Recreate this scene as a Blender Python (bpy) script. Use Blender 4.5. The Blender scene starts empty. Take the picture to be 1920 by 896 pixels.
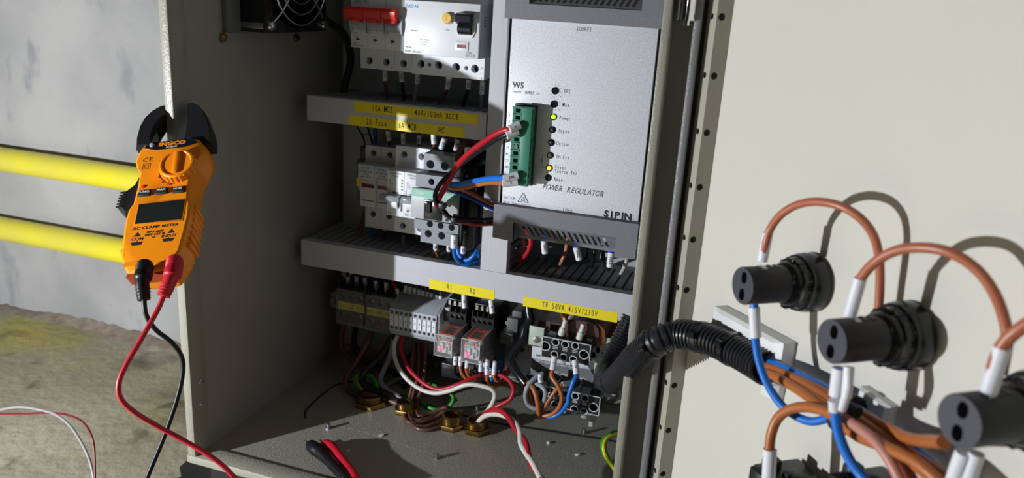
import bpy, bmesh, math, random
from mathutils import Vector, Matrix
random.seed(7)
C = bpy.context.scene.collection
PI = math.pi
FLOOR = -482.0            # concrete floor, mm below the lens
# ---------------------------------------------------------------- camera (all lengths below are millimetres; the lens is at 0,0,0)
EX = Vector((0.94577043, 0.14511617, -0.29061931))   # scene X axis seen in camera axes (right, down, forward)
EY = Vector((0.31959555, -0.25564298, 0.91241731))
EZ = Vector((0.05811172, -0.95581795, -0.28815806))
FPX = 1502.0
def ray(px, py):
    c = Vector(((px - 960) / FPX, (py - 448) / FPX, 1.0))
    return Vector((EX.dot(c), EY.dot(c), EZ.dot(c)))
def at(px, py, Y=None, X=None, Z=None, D=None):
    r = ray(px, py)
    if Y is not None: return r * (Y / r.y)
    if X is not None: return r * (X / r.x)
    if Z is not None: return r * (Z / r.z)
    return r * D
def W(p): return Vector((p[0] * .001, p[1] * .001, (p[2] - FLOOR) * .001))
cam_d = bpy.data.cameras.new('camera'); cam = bpy.data.objects.new('camera', cam_d); C.objects.link(cam)
right = Vector((EX.x, EY.x, EZ.x)); down = Vector((EX.y, EY.y, EZ.y)); fwd = Vector((EX.z, EY.z, EZ.z))
mw = Matrix.Identity(4)
for i in range(3):
    mw[i][0] = right[i]; mw[i][1] = -down[i]; mw[i][2] = -fwd[i]
mw.translation = W((0, 0, 0)); cam.matrix_world = mw
cam_d.sensor_width = 36.0; cam_d.lens = FPX / 1920 * 36.0; cam_d.clip_start = .01; cam_d.clip_end = 50
cam_d.dof.use_dof = True; cam_d.dof.focus_distance = .62; cam_d.dof.aperture_fstop = 11
bpy.context.scene.camera = cam
# ---------------------------------------------------------------- light
world = bpy.data.worlds.new('world'); bpy.context.scene.world = world; world.use_nodes = True
wb = world.node_tree.nodes['Background']; wb.inputs[0].default_value = (1.0, .96, .88, 1); wb.inputs[1].default_value = .006
def lamp(name, kind, pos, energy, color, size=.01, target=None):
    d = bpy.data.lights.new(name, kind); d.energy = energy; d.color = color
    if kind == 'AREA': d.shape = 'DISK'; d.size = size
    else: d.shadow_soft_size = size
    o = bpy.data.objects.new(name, d); C.objects.link(o); o.location = W(pos)
    if target is not None: o.rotation_euler = (W(target) - W(pos)).to_track_quat('-Z', 'Y').to_euler()
    return o
lamp('torch', 'POINT', (-797, -23, -203), 33.0, (.93, .96, 1.0), .006)
lamp('phone_flash', 'POINT', (-12, -6, 14), .16, (1, .97, .93), .004)
lamp('room_ceiling_light', 'AREA', (-300, -1500, 1900), 1.2, (1, .93, .82), .8, (-200, 600, -300))
vs = bpy.context.scene.view_settings
vs.view_transform = 'Standard'; vs.look = 'None'; vs.gamma = 1; vs.exposure = 0; vs.use_curve_mapping = False
bpy.context.scene.cycles.max_bounces = 8
bpy.context.scene.cycles.transparent_max_bounces = 12
# ---------------------------------------------------------------- materials
MATS = {}
def mat(name, col, rough=.5, metal=0, bump=0, bscale=1000, noise=0, nscale=60, emit=None, trans=0, spec=.5, coat=0, alpha=1, ior=1.45, col2=None, detail=3, stretch=None):
    if name in MATS: return MATS[name]
    m = bpy.data.materials.new(name); m.use_nodes = True; nt = m.node_tree; b = nt.nodes['Principled BSDF']
    b.inputs['Base Color'].default_value = (*col, 1); b.inputs['Roughness'].default_value = rough; b.inputs['Metallic'].default_value = metal
    b.inputs['Specular IOR Level'].default_value = spec; b.inputs['IOR'].default_value = ior
    b.inputs['Transmission Weight'].default_value = trans; b.inputs['Coat Weight'].default_value = coat; b.inputs['Alpha'].default_value = alpha
    if emit: b.inputs['Emission Color'].default_value = (*emit[0], 1); b.inputs['Emission Strength'].default_value = emit[1]
    tc = nt.nodes.new('ShaderNodeTexCoord'); src = tc.outputs['Object']
    if stretch:
        mp = nt.nodes.new('ShaderNodeMapping'); mp.inputs['Scale'].default_value = stretch; nt.links.new(src, mp.inputs[0]); src = mp.outputs[0]
    if noise:
        n = nt.nodes.new('ShaderNodeTexNoise'); n.inputs['Scale'].default_value = nscale; n.inputs['Detail'].default_value = detail; nt.links.new(src, n.inputs['Vector'])
        r = nt.nodes.new('ShaderNodeMapRange'); r.inputs['From Min'].default_value = .3; r.inputs['From Max'].default_value = .7; nt.links.new(n.outputs['Fac'], r.inputs[0])
        mx = nt.nodes.new('ShaderNodeMix'); mx.data_type = 'RGBA'
        c2 = col2 or tuple(c * (1 - noise) for c in col)
        mx.inputs['A'].default_value = (*c2, 1); mx.inputs['B'].default_value = (*col, 1)
        nt.links.new(r.outputs[0], mx.inputs['Factor']); nt.links.new(mx.outputs['Result'], b.inputs['Base Color'])
    if bump:
        n = nt.nodes.new('ShaderNodeTexNoise'); n.inputs['Scale'].default_value = bscale; n.inputs['Detail'].default_value = 2; nt.links.new(src, n.inputs['Vector'])
        bp = nt.nodes.new('ShaderNodeBump'); bp.inputs['Strength'].default_value = bump; bp.inputs['Distance'].default_value = .0004
        nt.links.new(n.outputs['Fac'], bp.inputs['Height']); nt.links.new(bp.outputs[0], b.inputs['Normal'])
    MATS[name] = m; return m
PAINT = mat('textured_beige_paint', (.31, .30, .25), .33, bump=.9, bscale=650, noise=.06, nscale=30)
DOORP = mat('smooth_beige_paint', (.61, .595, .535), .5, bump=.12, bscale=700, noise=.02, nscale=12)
GALV = mat('galvanised_steel', (.50, .55, .58), .45, .6, noise=.12, nscale=90, bump=.1)
STEEL = mat('bright_steel', (.62, .62, .64), .25, 1)
DSTEEL = mat('dull_steel', (.42, .42, .42), .4, 1)
CHROME = mat('chrome', (.8, .8, .82), .08, 1)
BRASS = mat('brass', (.42, .27, .09), .3, 1, noise=.35, nscale=200)
DUCT = mat('grey_trunking_plastic', (.50, .51, .56), .45, noise=.05, nscale=400, stretch=(.02, 1, 1))
DUCTD = mat('dark_grey_trunking_plastic', (.24, .25, .28), .45)
YLAB = mat('yellow_label_tape', (.80, .66, .01), .5)
INK = mat('black_ink', (.012, .012, .014), .6)
GINK = mat('grey_ink', (.16, .17, .18), .6)
BINK = mat('blue_ink', (.02, .28, .62), .6)
WINK = mat('white_ink', (.7, .75, .72), .6)
OINK = mat('orange_ink', (.8, .25, .01), .5)
WHITE = mat('white_breaker_plastic', (.72, .75, .79), .4, noise=.03, nscale=50)
WSLV = mat('white_sleeve', (.74, .75, .80), .4)
LGREY = mat('light_grey_plastic', (.42, .46, .50), .5)
MGREY = mat('mid_grey_plastic', (.20, .22, .25), .5, noise=.15, nscale=900)
SHADE = mat('bluish_dark_grey_plastic', (.19, .195, .22), .5, noise=.15, nscale=500)
BLACK = mat('black_plastic', (.012, .013, .016), .4)
BLACKG = mat('glossy_black_plastic', (.010, .011, .014), .22)
BLACKR = mat('black_rubber', (.014, .014, .015), .6, noise=.3, nscale=60)
RED = mat('red_plastic', (.72, .03, .02), .35)
YBTN = mat('amber_button', (.80, .48, .07), .45)
ORANGE = mat('orange_meter_plastic', (.95, .29, .008), .32, bump=.04, bscale=1500)
GLASS = mat('clear_plastic', (.75, .78, .80), .06, alpha=.10)
SMOKE = mat('tinted_clear_cover', (.55, .56, .56), .12, trans=1.0, ior=1.15)
GREEN = mat('green_connector', (.035, .20, .13), .45)
TEAL = mat('pale_green_print', (.22, .55, .42), .5)
PLATE = mat('silver_faceplate', (.80, .83, .91), .36, 0, noise=.27, nscale=950, bump=.2, bscale=1200, detail=2)
COPPER = mat('copper_foil', (.50, .20, .08), .3, .8, noise=.3, nscale=90)
WR = dict(red=mat('red_wire', (.40, .010, .022), .38), brown=mat('orange_brown_wire', (.42, .13, .035), .35), dbrown=mat('dark_brown_wire', (.12, .052, .04), .35),
          black=mat('black_wire', (.012, .012, .014), .3), blue=mat('blue_wire', (.01, .16, .62), .35), white=mat('white_wire', (.62, .60, .54), .35),
          grey=mat('grey_wire', (.27, .29, .33), .35), green=mat('green_wire', (.03, .25, .03), .4), dred=mat('dark_red_wire', (.14, .01, .015), .35),
          copper=mat('copper_coloured_wire', (.50, .20, .12), .3), dblue=mat('dark_blue_wire', (.01, .06, .35), .35))
# ---------------------------------------------------------------- mesh builder
def catmull(pts, n=8, closed=False):
    P = [Vector(p) for p in pts]
    if len(P) < 3: return P
    out = []; N = len(P)
    rng = range(N) if closed else range(N - 1)
    for i in rng:
        p1 = P[i]; p2 = P[(i + 1) % N]
        p0 = P[(i - 1) % N] if closed or i > 0 else p1 * 2 - p2
        p3 = P[(i + 2) % N] if closed or i + 2 < N else p2 * 2 - p1
        for k in range(n):
            t = k / n
            out.append(.5 * ((2 * p1) + (p2 - p0) * t + (2 * p0 - 5 * p1 + 4 * p2 - p3) * t * t + (3 * p1 - p0 - 3 * p2 + p3) * t ** 3))
    if not closed: out.append(P[-1])
    return out
class M:
    def __init__(s, T=None): s.bm = bmesh.new(); s.T = T or Matrix.Identity(4)
    def v(s, p): return s.bm.verts.new(s.T @ Vector(p))
    def box(s, x0, x1, y0, y1, z0, z1, bev=0, seg=2):
        vs = [s.v((x, y, z)) for x in (x0, x1) for y in (y0, y1) for z in (z0, z1)]
        fs = [s.bm.faces.new([vs[i] for i in f]) for f in ((0, 1, 3, 2), (4, 6, 7, 5), (0, 4, 5, 1), (2, 3, 7, 6), (0, 2, 6, 4), (1, 5, 7, 3))]
        if bev:
            es = list({e for f in fs for e in f.edges})
            bmesh.ops.bevel(s.bm, geom=es, offset=bev, segments=seg, affect='EDGES', profile=.5)
        return s
    def ring(s, c, u, w, r, seg, r2=None):
        r2 = r if r2 is None else r2
        return [s.v(c + u * (r * math.cos(2 * PI * i / seg)) + w * (r2 * math.sin(2 * PI * i / seg))) for i in range(seg)]
    def lathe(s, prof, p0, d, seg=24, cap0=True, cap1=True):
        d = Vector(d).normalized(); p0 = Vector(p0); u = d.orthogonal().normalized()
        if seg == 6 or seg == 4: u = (Vector((0, 0, 1)) - d * d.z) if abs(d.z) < .9 else Vector((1, 0, 0)); u.normalize()
        w = d.cross(u); rs = [s.ring(p0 + d * h, u, w, max(r, .001), seg) for r, h in prof]
        for a, b in zip(rs, rs[1:]):
            for i in range(seg): s.bm.faces.new((a[i], a[(i + 1) % seg], b[(i + 1) % seg], b[i]))
        if cap0: s.bm.faces.new(list(reversed(rs[0])))
        if cap1: s.bm.faces.new(rs[-1])
        return s
    def cyl(s, p0, p1, r, r1=None, seg=20, caps=True):
        p0 = Vector(p0); p1 = Vector(p1)
        return s.lathe([(r, 0), (r if r1 is None else r1, (p1 - p0).length)], p0, p1 - p0, seg, caps, caps)
    def tube(s, pts, r, seg=8, n=8, smooth=True, closed=False, caps=True):
        P = catmull(pts, n, closed) if smooth else [Vector(p) for p in pts]
        N = len(P); rs = []; u = None
        for i in range(N):
            a = P[i - 1] if (i > 0 or closed) else P[i]; b = P[(i + 1) % N] if (i < N - 1 or closed) else P[i]
            t = (b - a)
            if t.length < 1e-6: t = Vector((0, 0, 1))
            t.normalize()
            if u is None: u = t.orthogonal().normalized()
            u = (u - t * u.dot(t)).normalized(); w = t.cross(u)
            rr = r(i / max(1, N - 1)) if callable(r) else r
            rs.append(s.ring(P[i], u, w, rr, seg))
        for k in range(N if closed else N - 1):
            a, b = rs[k], rs[(k + 1) % N]
            for i in range(seg): s.bm.faces.new((a[i], a[(i + 1) % seg], b[(i + 1) % seg], b[i]))
        if caps and not closed: s.bm.faces.new(list(reversed(rs[0]))); s.bm.faces.new(rs[-1])
        return s
    def prism(s, poly, fn, a, b, skip=(), caps=True):
        """poly in (u,v); fn(u,v,w) -> point; from w=a to w=b; skip lists side strips to leave open"""
        A = [s.v(fn(u, v, a)) for u, v in poly]; B = [s.v(fn(u, v, b)) for u, v in poly]; n = len(poly)
        if caps: s.bm.faces.new(A); s.bm.faces.new(list(reversed(B)))
        for i in range(n):
            if i not in skip: s.bm.faces.new((A[i], B[i], B[(i + 1) % n], A[(i + 1) % n]))
        return s
    def holes(s, outer, hl, fn, depth=4, bottom=True):
        """flat face with real holes: outer loop and hole loops in (u,v); fn(u,v,w), w goes into the material"""
        def loop(pts): 
            vs = [s.v(fn(u, v, 0)) for u, v in pts]
            return vs, [s.bm.edges.new((vs[i], vs[(i + 1) % len(vs)])) for i in range(len(vs))]
        es = []; loops = []
        _, e = loop(outer); es += e
        for h in hl: vv, e = loop(h); es += e; loops.append((vv, h))
        bmesh.ops.triangle_fill(s.bm, use_beauty=True, use_dissolve=False, edges=es)
        for vv, h in loops:
            n = len(h); B = [s.v(fn(u, v, depth)) for u, v in h]
            for i in range(n): s.bm.faces.new((vv[i], vv[(i + 1) % n], B[(i + 1) % n], B[i]))
            if bottom: s.bm.faces.new(B)
        return s
    def add(s, me, T):
        off = len(s.bm.verts); s.bm.verts.ensure_lookup_table()
        vs = [s.bm.verts.new(s.T @ (T @ v.co)) for v in me.vertices]
        for p in me.polygons:
            try: s.bm.faces.new([vs[i] for i in p.vertices])
            except ValueError: pass
        return s
    def text(s, txt, T, size=3, bold=0, shear=0, mono=0, sx=1, align='CENTER', spacing=1, ext=.03):
        """T maps text plane (x right, y up, z out) in mm"""
        items = [(txt, 0)] if not mono else [(ch, (i - (len(txt) - 1) / 2) * mono if align == 'CENTER' else i * mono) for i, ch in enumerate(txt)]
        for t, x in items:
            if not t.strip(): continue
            c = bpy.data.curves.new('t', 'FONT'); c.body = t; c.size = size / .73; c.align_x = 'CENTER' if mono else align; c.align_y = 'CENTER'
            c.offset = bold; c.shear = shear; c.extrude = ext; c.resolution_u = 2; c.space_character = spacing
            o = bpy.data.objects.new('t', c); me = bpy.data.meshes.new_from_object(o)
            s.add(me, T @ Matrix.Translation((x, 0, 0)) @ Matrix.Diagonal((sx, 1, 1, 1)))
            bpy.data.objects.remove(o); bpy.data.curves.remove(c); bpy.data.meshes.remove(me)
        return s
    def build(s, name, m, parent=None, smooth=35, origin=None):
        bm = s.bm
        bmesh.ops.recalc_face_normals(bm, faces=bm.faces)
        if parent is not None: org = Vector(parent['_o'])
        elif origin is not None: org = Vector(origin)
        else:
            org = Vector((0, 0, 0))
            if len(bm.verts):
                xs = [v.co for v in bm.verts]
                org = Vector(((min(c.x for c in xs) + max(c.x for c in xs)) / 2, (min(c.y for c in xs) + max(c.y for c in xs)) / 2, min(c.z for c in xs)))
        for v in bm.verts: v.co = (v.co - org) * .001
        me = bpy.data.meshes.new(name); bm.to_mesh(me); bm.free()
        o = bpy.data.objects.new(name, me); C.objects.link(o)
        if parent is not None: o.parent = parent
        else: o.location = W(org)
        o['_o'] = list(org)
        for mm in (m if isinstance(m, (list, tuple)) else [m]): me.materials.append(mm)
        if smooth and len(me.polygons):
            me.shade_smooth(); me.set_sharp_from_angle(angle=math.radians(smooth))
        return o
# a part's own origin sits on its thing's origin, so sub-parts can use the part as parent too (child location stays 0)
def tag(o, label, cat, group=None):
    o['label'] = label; o['category'] = cat
    if group: o['group'] = group
    return o
def thing(name, label, cat, org, group=None):
    o = bpy.data.objects.new(name, None); C.objects.link(o); o.empty_display_size = .01
    o.location = W(org); o['_o'] = list(Vector(org)); return tag(o, label, cat, group)
def struct(o): o['kind'] = 'structure'; return o
def copy_tree(o, delta, parent=None):
    c = o.copy(); C.objects.link(c)
    if parent is None: c.location = o.location + Vector(delta) * .001; c['_o'] = list(Vector(o['_o']) + Vector(delta))
    else: c.parent = parent
    for ch in list(o.children): copy_tree(ch, delta, c)
    return c
def front(x, z, y, rot=0):       # text plane on a face looking at -Y
    return Matrix(((1, 0, 0, x), (0, 0, -1, y), (0, 1, 0, z), (0, 0, 0, 1))) @ Matrix.Rotation(rot, 4, 'Z')
def fxz(Y): return lambda u, v, w: (u, Y + w, v)
def circ(u, v, r, n=16): return [(u + r * math.cos(2 * PI * i / n), v + r * math.sin(2 * PI * i / n)) for i in range(n)]
def rect(u0, u1, v0, v1): return [(u0, v0), (u1, v0), (u1, v1), (u0, v1)]
def slot(cx, cy, w, h, slant=0, n=4):
    r = w / 2; pts = []
    for k in range(n + 1): a = PI * k / n; pts.append((cx + r * math.cos(a) + slant * (h / 2 - r) / h * 2, cy + h / 2 - r + r * math.sin(a)))
    for k in range(n + 1): a = PI + PI * k / n; pts.append((cx + r * math.cos(a) - slant * (h / 2 - r) / h * 2, cy - h / 2 + r + r * math.sin(a)))
    return pts
def basis(o, x, z):              # matrix: local x, local z(up), local y = into
    x = Vector(x).normalized(); z = Vector(z).normalized(); y = z.cross(x)
    m = Matrix.Identity(4)
    for i in range(3): m[i][0] = x[i]; m[i][1] = y[i]; m[i][2] = z[i]; m[i][3] = Vector(o)[i]
    return m
# ================================================================ SETTING
def concrete(name, c1, c2, spots, bump, yellow=None, rough=.85, bands=None):
    m = bpy.data.materials.new(name); m.use_nodes = True; nt = m.node_tree; b = nt.nodes['Principled BSDF']; b.inputs['Roughness'].default_value = rough
    tc = nt.nodes.new('ShaderNodeTexCoord'); O = tc.outputs['Object']
    def noise(sc, det, st=None, lac=2.0):
        n = nt.nodes.new('ShaderNodeTexNoise'); n.inputs['Scale'].default_value = sc; n.inputs['Detail'].default_value = det
        if st: mp = nt.nodes.new('ShaderNodeMapping'); mp.inputs['Scale'].default_value = st; nt.links.new(O, mp.inputs[0]); nt.links.new(mp.outputs[0], n.inputs[0])
        else: nt.links.new(O, n.inputs[0])
        return n.outputs['Fac']
    def rng(s, a, bb, c=0, d=1):
        r = nt.nodes.new('ShaderNodeMapRange'); r.inputs[1].default_value = a; r.inputs[2].default_value = bb; r.inputs[3].default_value = c; r.inputs[4].default_value = d; nt.links.new(s, r.inputs[0]); return r.outputs[0]
    def mix(f, A, B):
        x = nt.nodes.new('ShaderNodeMix'); x.data_type = 'RGBA'; nt.links.new(f, x.inputs['Factor'])
        for k, q in (('A', A), ('B', B)):
            if isinstance(q, tuple): x.inputs[k].default_value = (*q, 1)
            else: nt.links.new(q, x.inputs[k])
        return x.outputs['Result']
    col = mix(rng(noise(6, 8), .35, .65), c1, c2)
    col = mix(rng(noise(22, 6, (1, 1, .45)), .60, .70), col, spots)
    if yellow: 
        for (c, sc, lo, hi) in yellow: col = mix(rng(noise(sc, 7), lo, hi), col, c)
    col = mix(rng(noise(150, 3), .72, .8), col, tuple(x * .35 for x in c1))
    nt.links.new(col, b.inputs['Base Color'])
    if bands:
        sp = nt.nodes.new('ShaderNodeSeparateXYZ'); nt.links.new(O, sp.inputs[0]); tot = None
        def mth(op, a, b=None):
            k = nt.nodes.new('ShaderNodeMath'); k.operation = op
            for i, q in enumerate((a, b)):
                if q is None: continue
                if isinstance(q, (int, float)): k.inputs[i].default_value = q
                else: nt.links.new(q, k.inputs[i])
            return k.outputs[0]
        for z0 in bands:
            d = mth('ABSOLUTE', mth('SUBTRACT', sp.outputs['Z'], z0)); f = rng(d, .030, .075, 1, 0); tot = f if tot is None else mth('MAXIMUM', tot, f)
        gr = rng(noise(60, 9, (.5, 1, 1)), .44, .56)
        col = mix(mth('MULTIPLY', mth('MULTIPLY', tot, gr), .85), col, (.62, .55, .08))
    bp = nt.nodes.new('ShaderNodeBump'); bp.inputs['Strength'].default_value = bump; bp.inputs['Distance'].default_value = .004
    nt.links.new(noise(70, 10), bp.inputs['Height']); nt.links.new(bp.outputs[0], b.inputs['Normal'])
    return m
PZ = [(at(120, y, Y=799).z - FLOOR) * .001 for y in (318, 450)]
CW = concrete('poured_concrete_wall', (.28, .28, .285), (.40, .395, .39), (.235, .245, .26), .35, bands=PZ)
CF = concrete('trowelled_concrete_floor', (.24, .215, .155), (.40, .365, .28), (.16, .135, .09), .7, yellow=[((.42, .36, .08), 4.5, .52, .70), ((.13, .11, .08), 9, .60, .70), ((.46, .43, .35), 14, .60, .72)], rough=.55)
m = M(); n = 60
def wav(x): return 3.5 * math.sin(x * .013) + 2 * math.sin(x * .041 + 1)
ws = [(-3200 + 6400 * i / n) for i in range(n + 1)]
A = [m.v((x, 820, FLOOR - 40)) for x in ws]; B = [m.v((x, 820, 2300)) for x in ws]
for i in range(n): m.bm.faces.new((A[i], A[i + 1], B[i + 1], B[i]))
A2 = [m.v((x, 920, FLOOR - 40)) for x in (ws[0], ws[-1])]; B2 = [m.v((x, 920, 2300)) for x in (ws[0], ws[-1])]
m.bm.faces.new((A2[0], B2[0], B2[1], A2[1]))
struct(m.build('wall_back', CW, origin=(0, 820, FLOOR)))
m = M(); m.box(-3200, 3200, -2600, 920, FLOOR - 60, FLOOR)
struct(m.build('floor', CF, origin=(0, 0, FLOOR)))
# rough gritty foot of the wall (crumbled mortar edge)
m = M(); pts = [(-1400 + 9 * i, 0) for i in range(150)]
random.seed(3); a = []; b = []; c = []
for x, _ in pts:
    k = random.uniform(0, 1); a.append(m.v((x, 819.5, FLOOR + 3 + 5 * k + 3 * math.sin(x * .02)))); b.append(m.v((x, 813 - 4 * k, FLOOR + 2 + 2 * k))); c.append(m.v((x, 806 - 7 * k - 3 * math.sin(x * .03), FLOOR - .5)))
for i in range(149):
    m.bm.faces.new((a[i], a[i + 1], b[i + 1], b[i])); m.bm.faces.new((b[i], b[i + 1], c[i + 1], c[i]))
struct(m.build('trim_1', mat('crumbled_mortar', (.30, .24, .19), .9, bump=.8, bscale=300, noise=.4, nscale=80)))
# yellow conduits on the wall
YP = mat('yellow_painted_pipe', (.80, .70, .015), .32, noise=.5, nscale=9, col2=(.62, .55, .10), detail=5)
for (pa, pb, pc, lab) in (((0, 300), (235, 332), 320, 'upper of the two yellow painted pipes on the concrete wall'), ((0, 432), (235, 467), 450, 'lower of the two yellow painted pipes on the concrete wall')):
    p = at(*pa, Y=799); q = at(*pb, Y=799); z = (p.z + q.z) / 2
    m = M(); m.cyl((-1500, 799, z), (380, 799, z), 16.5, seg=32)
    o = m.build('yellow_pipe', YP, origin=(-800, 799, z)); tag(o, lab, 'pipe', 'yellow pipes on the concrete wall')
    m = M(); m.box(-1308, -1292, 781.9, 819.9, z - 18.5, z + 18.5, 1.5); m.build('pipe_clip', YP, o)


# ================================================================ CABINET
XL, XR, YF, YB, ZB, ZT = -438., -72., 497., 752., -399., 118.
cab = thing('electrical_cabinet', 'open beige steel electrical cabinet with its door swung out to the right', 'cabinet', (-250, 620, FLOOR))
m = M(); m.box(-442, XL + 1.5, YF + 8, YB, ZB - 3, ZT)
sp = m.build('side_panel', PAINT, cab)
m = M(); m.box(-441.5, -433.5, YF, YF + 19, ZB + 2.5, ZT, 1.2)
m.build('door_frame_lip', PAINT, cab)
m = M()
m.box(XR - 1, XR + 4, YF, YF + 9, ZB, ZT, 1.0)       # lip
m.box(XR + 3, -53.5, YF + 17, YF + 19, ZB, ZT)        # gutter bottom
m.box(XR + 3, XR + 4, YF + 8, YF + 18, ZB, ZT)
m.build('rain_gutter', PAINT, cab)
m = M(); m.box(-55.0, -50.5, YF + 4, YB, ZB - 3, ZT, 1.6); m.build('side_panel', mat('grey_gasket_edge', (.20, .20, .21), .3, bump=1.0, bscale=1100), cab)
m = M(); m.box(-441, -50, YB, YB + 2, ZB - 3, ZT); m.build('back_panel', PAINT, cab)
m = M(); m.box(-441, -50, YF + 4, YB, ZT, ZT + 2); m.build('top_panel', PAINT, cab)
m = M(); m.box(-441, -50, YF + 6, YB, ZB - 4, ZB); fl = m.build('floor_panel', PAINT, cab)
m = M(); m.box(-443, XR, YF, YF + 19, ZB - 5, ZB + 2.6, 1.2); m.build('sill_lip', PAINT, cab)
# gland plate gasket
ga = [(573, 785), (572, 773), (578, 764), (590, 752), (606, 738), (624, 725), (640, 718), (665, 716), (690, 719), (730, 733), (780, 750), (860, 776), (930, 793), (1040, 810), (1130, 824), (1158, 832), (1164, 840)]
m = M(); m.tube([at(x, y, Z=ZB + .3) for x, y in ga], .9, seg=6, n=5); m.build('gland_plate_gasket', BLACKR, cab)
m = M(); m.tube([at(x, y, Z=ZB - .1) for x, y in ((640, 800), (700, 815), (770, 838), (840, 860))], .35, seg=6, n=5); m.build('gland_plate_edge', mat('edge_scratch', (.2, .19, .16), .5), cab)
# added dark block: carries the cabinet, stands in for the shade below it
m = M(); m.box(-430, -60, YF + 14, YB, FLOOR + 4.2, ZB - 4); m.build('shade_plinth', BLACKR, cab)
# mounting plate with holes
PX0, PX1, PZ0, PZ1, PY = -425, -80, -384, 108, 735.
hp = []
for (px, py, r) in ((1153, 740, 4.2), (650, 655, 3.5), (690, 650, 3.5), (978, 655, 3.2)):
    q = at(px, py, Y=PY); hp.append(circ(q.x, q.z, r, 20))
m = M(); m.holes(rect(PX0, PX1, PZ0, PZ1), hp, fxz(PY), 2.0, bottom=False)
m.box(PX0, PX1, PY + 2.01, PY + 2.1, PZ0, PZ1) if False else None
m.build('mounting_plate', GALV, cab)
# rivets and screws of the enclosure
def pan_screw(parent, p, d, r=3.2, h=2.2, ma=STEEL, phil=True, nm='screw'):
    d = Vector(d).normalized(); m = M()
    m.lathe([(r, 0), (r, h * .35), (r * .85, h * .8), (r * .45, h)], p, d, 18)
    if phil:
        u = d.orthogonal().normalized(); w = d.cross(u); c = Vector(p) + d * (h * 1.0)
        for a in (u, w):
            b = d.cross(a); vs = []
            for sa, sb in ((-1, -1), (1, -1), (1, 1), (-1, 1)): vs.append(m.v(c + a * sa * r * .5 + b * sb * r * .12 + d * .05))
            m.bm.faces.new(vs)
    return m.build(nm, ma, parent)
for px, py in ((376, 715), (377, 755)): pan_screw(cab, at(px, py, X=-433.4), (1, 0, 0), 2.6, 1.5, nm='rivet')
for px, py in ((416, 71), (554, 71)): pan_screw(cab, at(px, py, X=-436.4), (1, 0, 0), 3.8, 3.6, BRASS)
for px, py in ((616, 803), (895, 769), (819, 859), (1095, 812)):
    p = at(px, py, Z=ZB); m = M(); m.cyl(p, p + Vector((0, 0, 5)), 1.7, seg=12); 
    for k in range(5): m.lathe([(1.7, 0), (2.1, .35), (1.7, .7)], p + Vector((0, 0, .6 + k * .85)), (0, 0, 1), 12)
    m.lathe([(3.1, 0), (3.1, 1.2)], p, (0, 0, 1), 6)
    m.build('screw_tip', DSTEEL, cab)
p = at(592, 736, Z=ZB); m = M(); m.lathe([(3.2, 0), (3.2, 1.5), (2.6, 2)], p, (0, 0, 1), 14); m.build('hole_plug', mat('olive_plug', (.3, .3, .2), .5), cab)
# ---- door: swung about 144 degrees open
DD = Vector((.582, -.813, 0)); DN = Vector((-.813, -.582, 0)); DP = Vector((30, 417, 0)) 
def dpt(t, h, z): return DP + DD * t + DN * h + Vector((0, 0, z))     # t along the door, h towards the inside, z up
DT = Matrix.Identity(4)
for i in range(3): DT[i][0] = DD[i]; DT[i][1] = -DN[i]; DT[i][2] = (0, 0, 1)[i]; DT[i][3] = DP[i]
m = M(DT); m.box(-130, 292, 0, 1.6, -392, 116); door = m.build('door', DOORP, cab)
door['label'] = 'beige cabinet door swung open with a perforated rail down its hinge side'
m = M(DT); m.box(-131.5, -130, -3, 1.6, -392, 116); m.box(292, 293.5, -22, 1.6, -392, 116); m.box(-130, 292, -22, 1.6, 116, 117.5); m.box(-130, 292, -22, 1.6, -393.5, -392)
m.build('folded_edge', PAINT, door)
t1, t0, hh = -109.0, -119.6, 10.3
zs = [-392 + 34.2 * k + 12 for k in range(15)]
m = M(DT)
m.holes(rect(t0, t1, -390, 114), [circ(-114.5, z, 1.9, 14) for z in zs], lambda u, v, w: (u, -hh + w, v), 1.0, bottom=False)
m.holes(rect(-hh, 0, -390, 114), [circ(-6.9, z, 2.2, 14) for z in zs], lambda u, v, w: (t1 - w, u, v), .8, bottom=False)
m.build('perforated_rail', mat('rail_beige_paint', (.36, .35, .29), .45), door)
# hinge pin inside the gutter
m = M(); p0 = at(1285, 38, Y=YF + 2)
m.cyl((p0.x, YF + 4, p0.z), (p0.x, YF + 4, ZT - 30), 5.6, seg=28); m.cyl((p0.x + .6, YF + 4, p0.z - 3), (p0.x + .6, YF + 4, p0.z), 2.2, seg=16)
m.build('hinge_pin', CHROME, cab)
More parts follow.
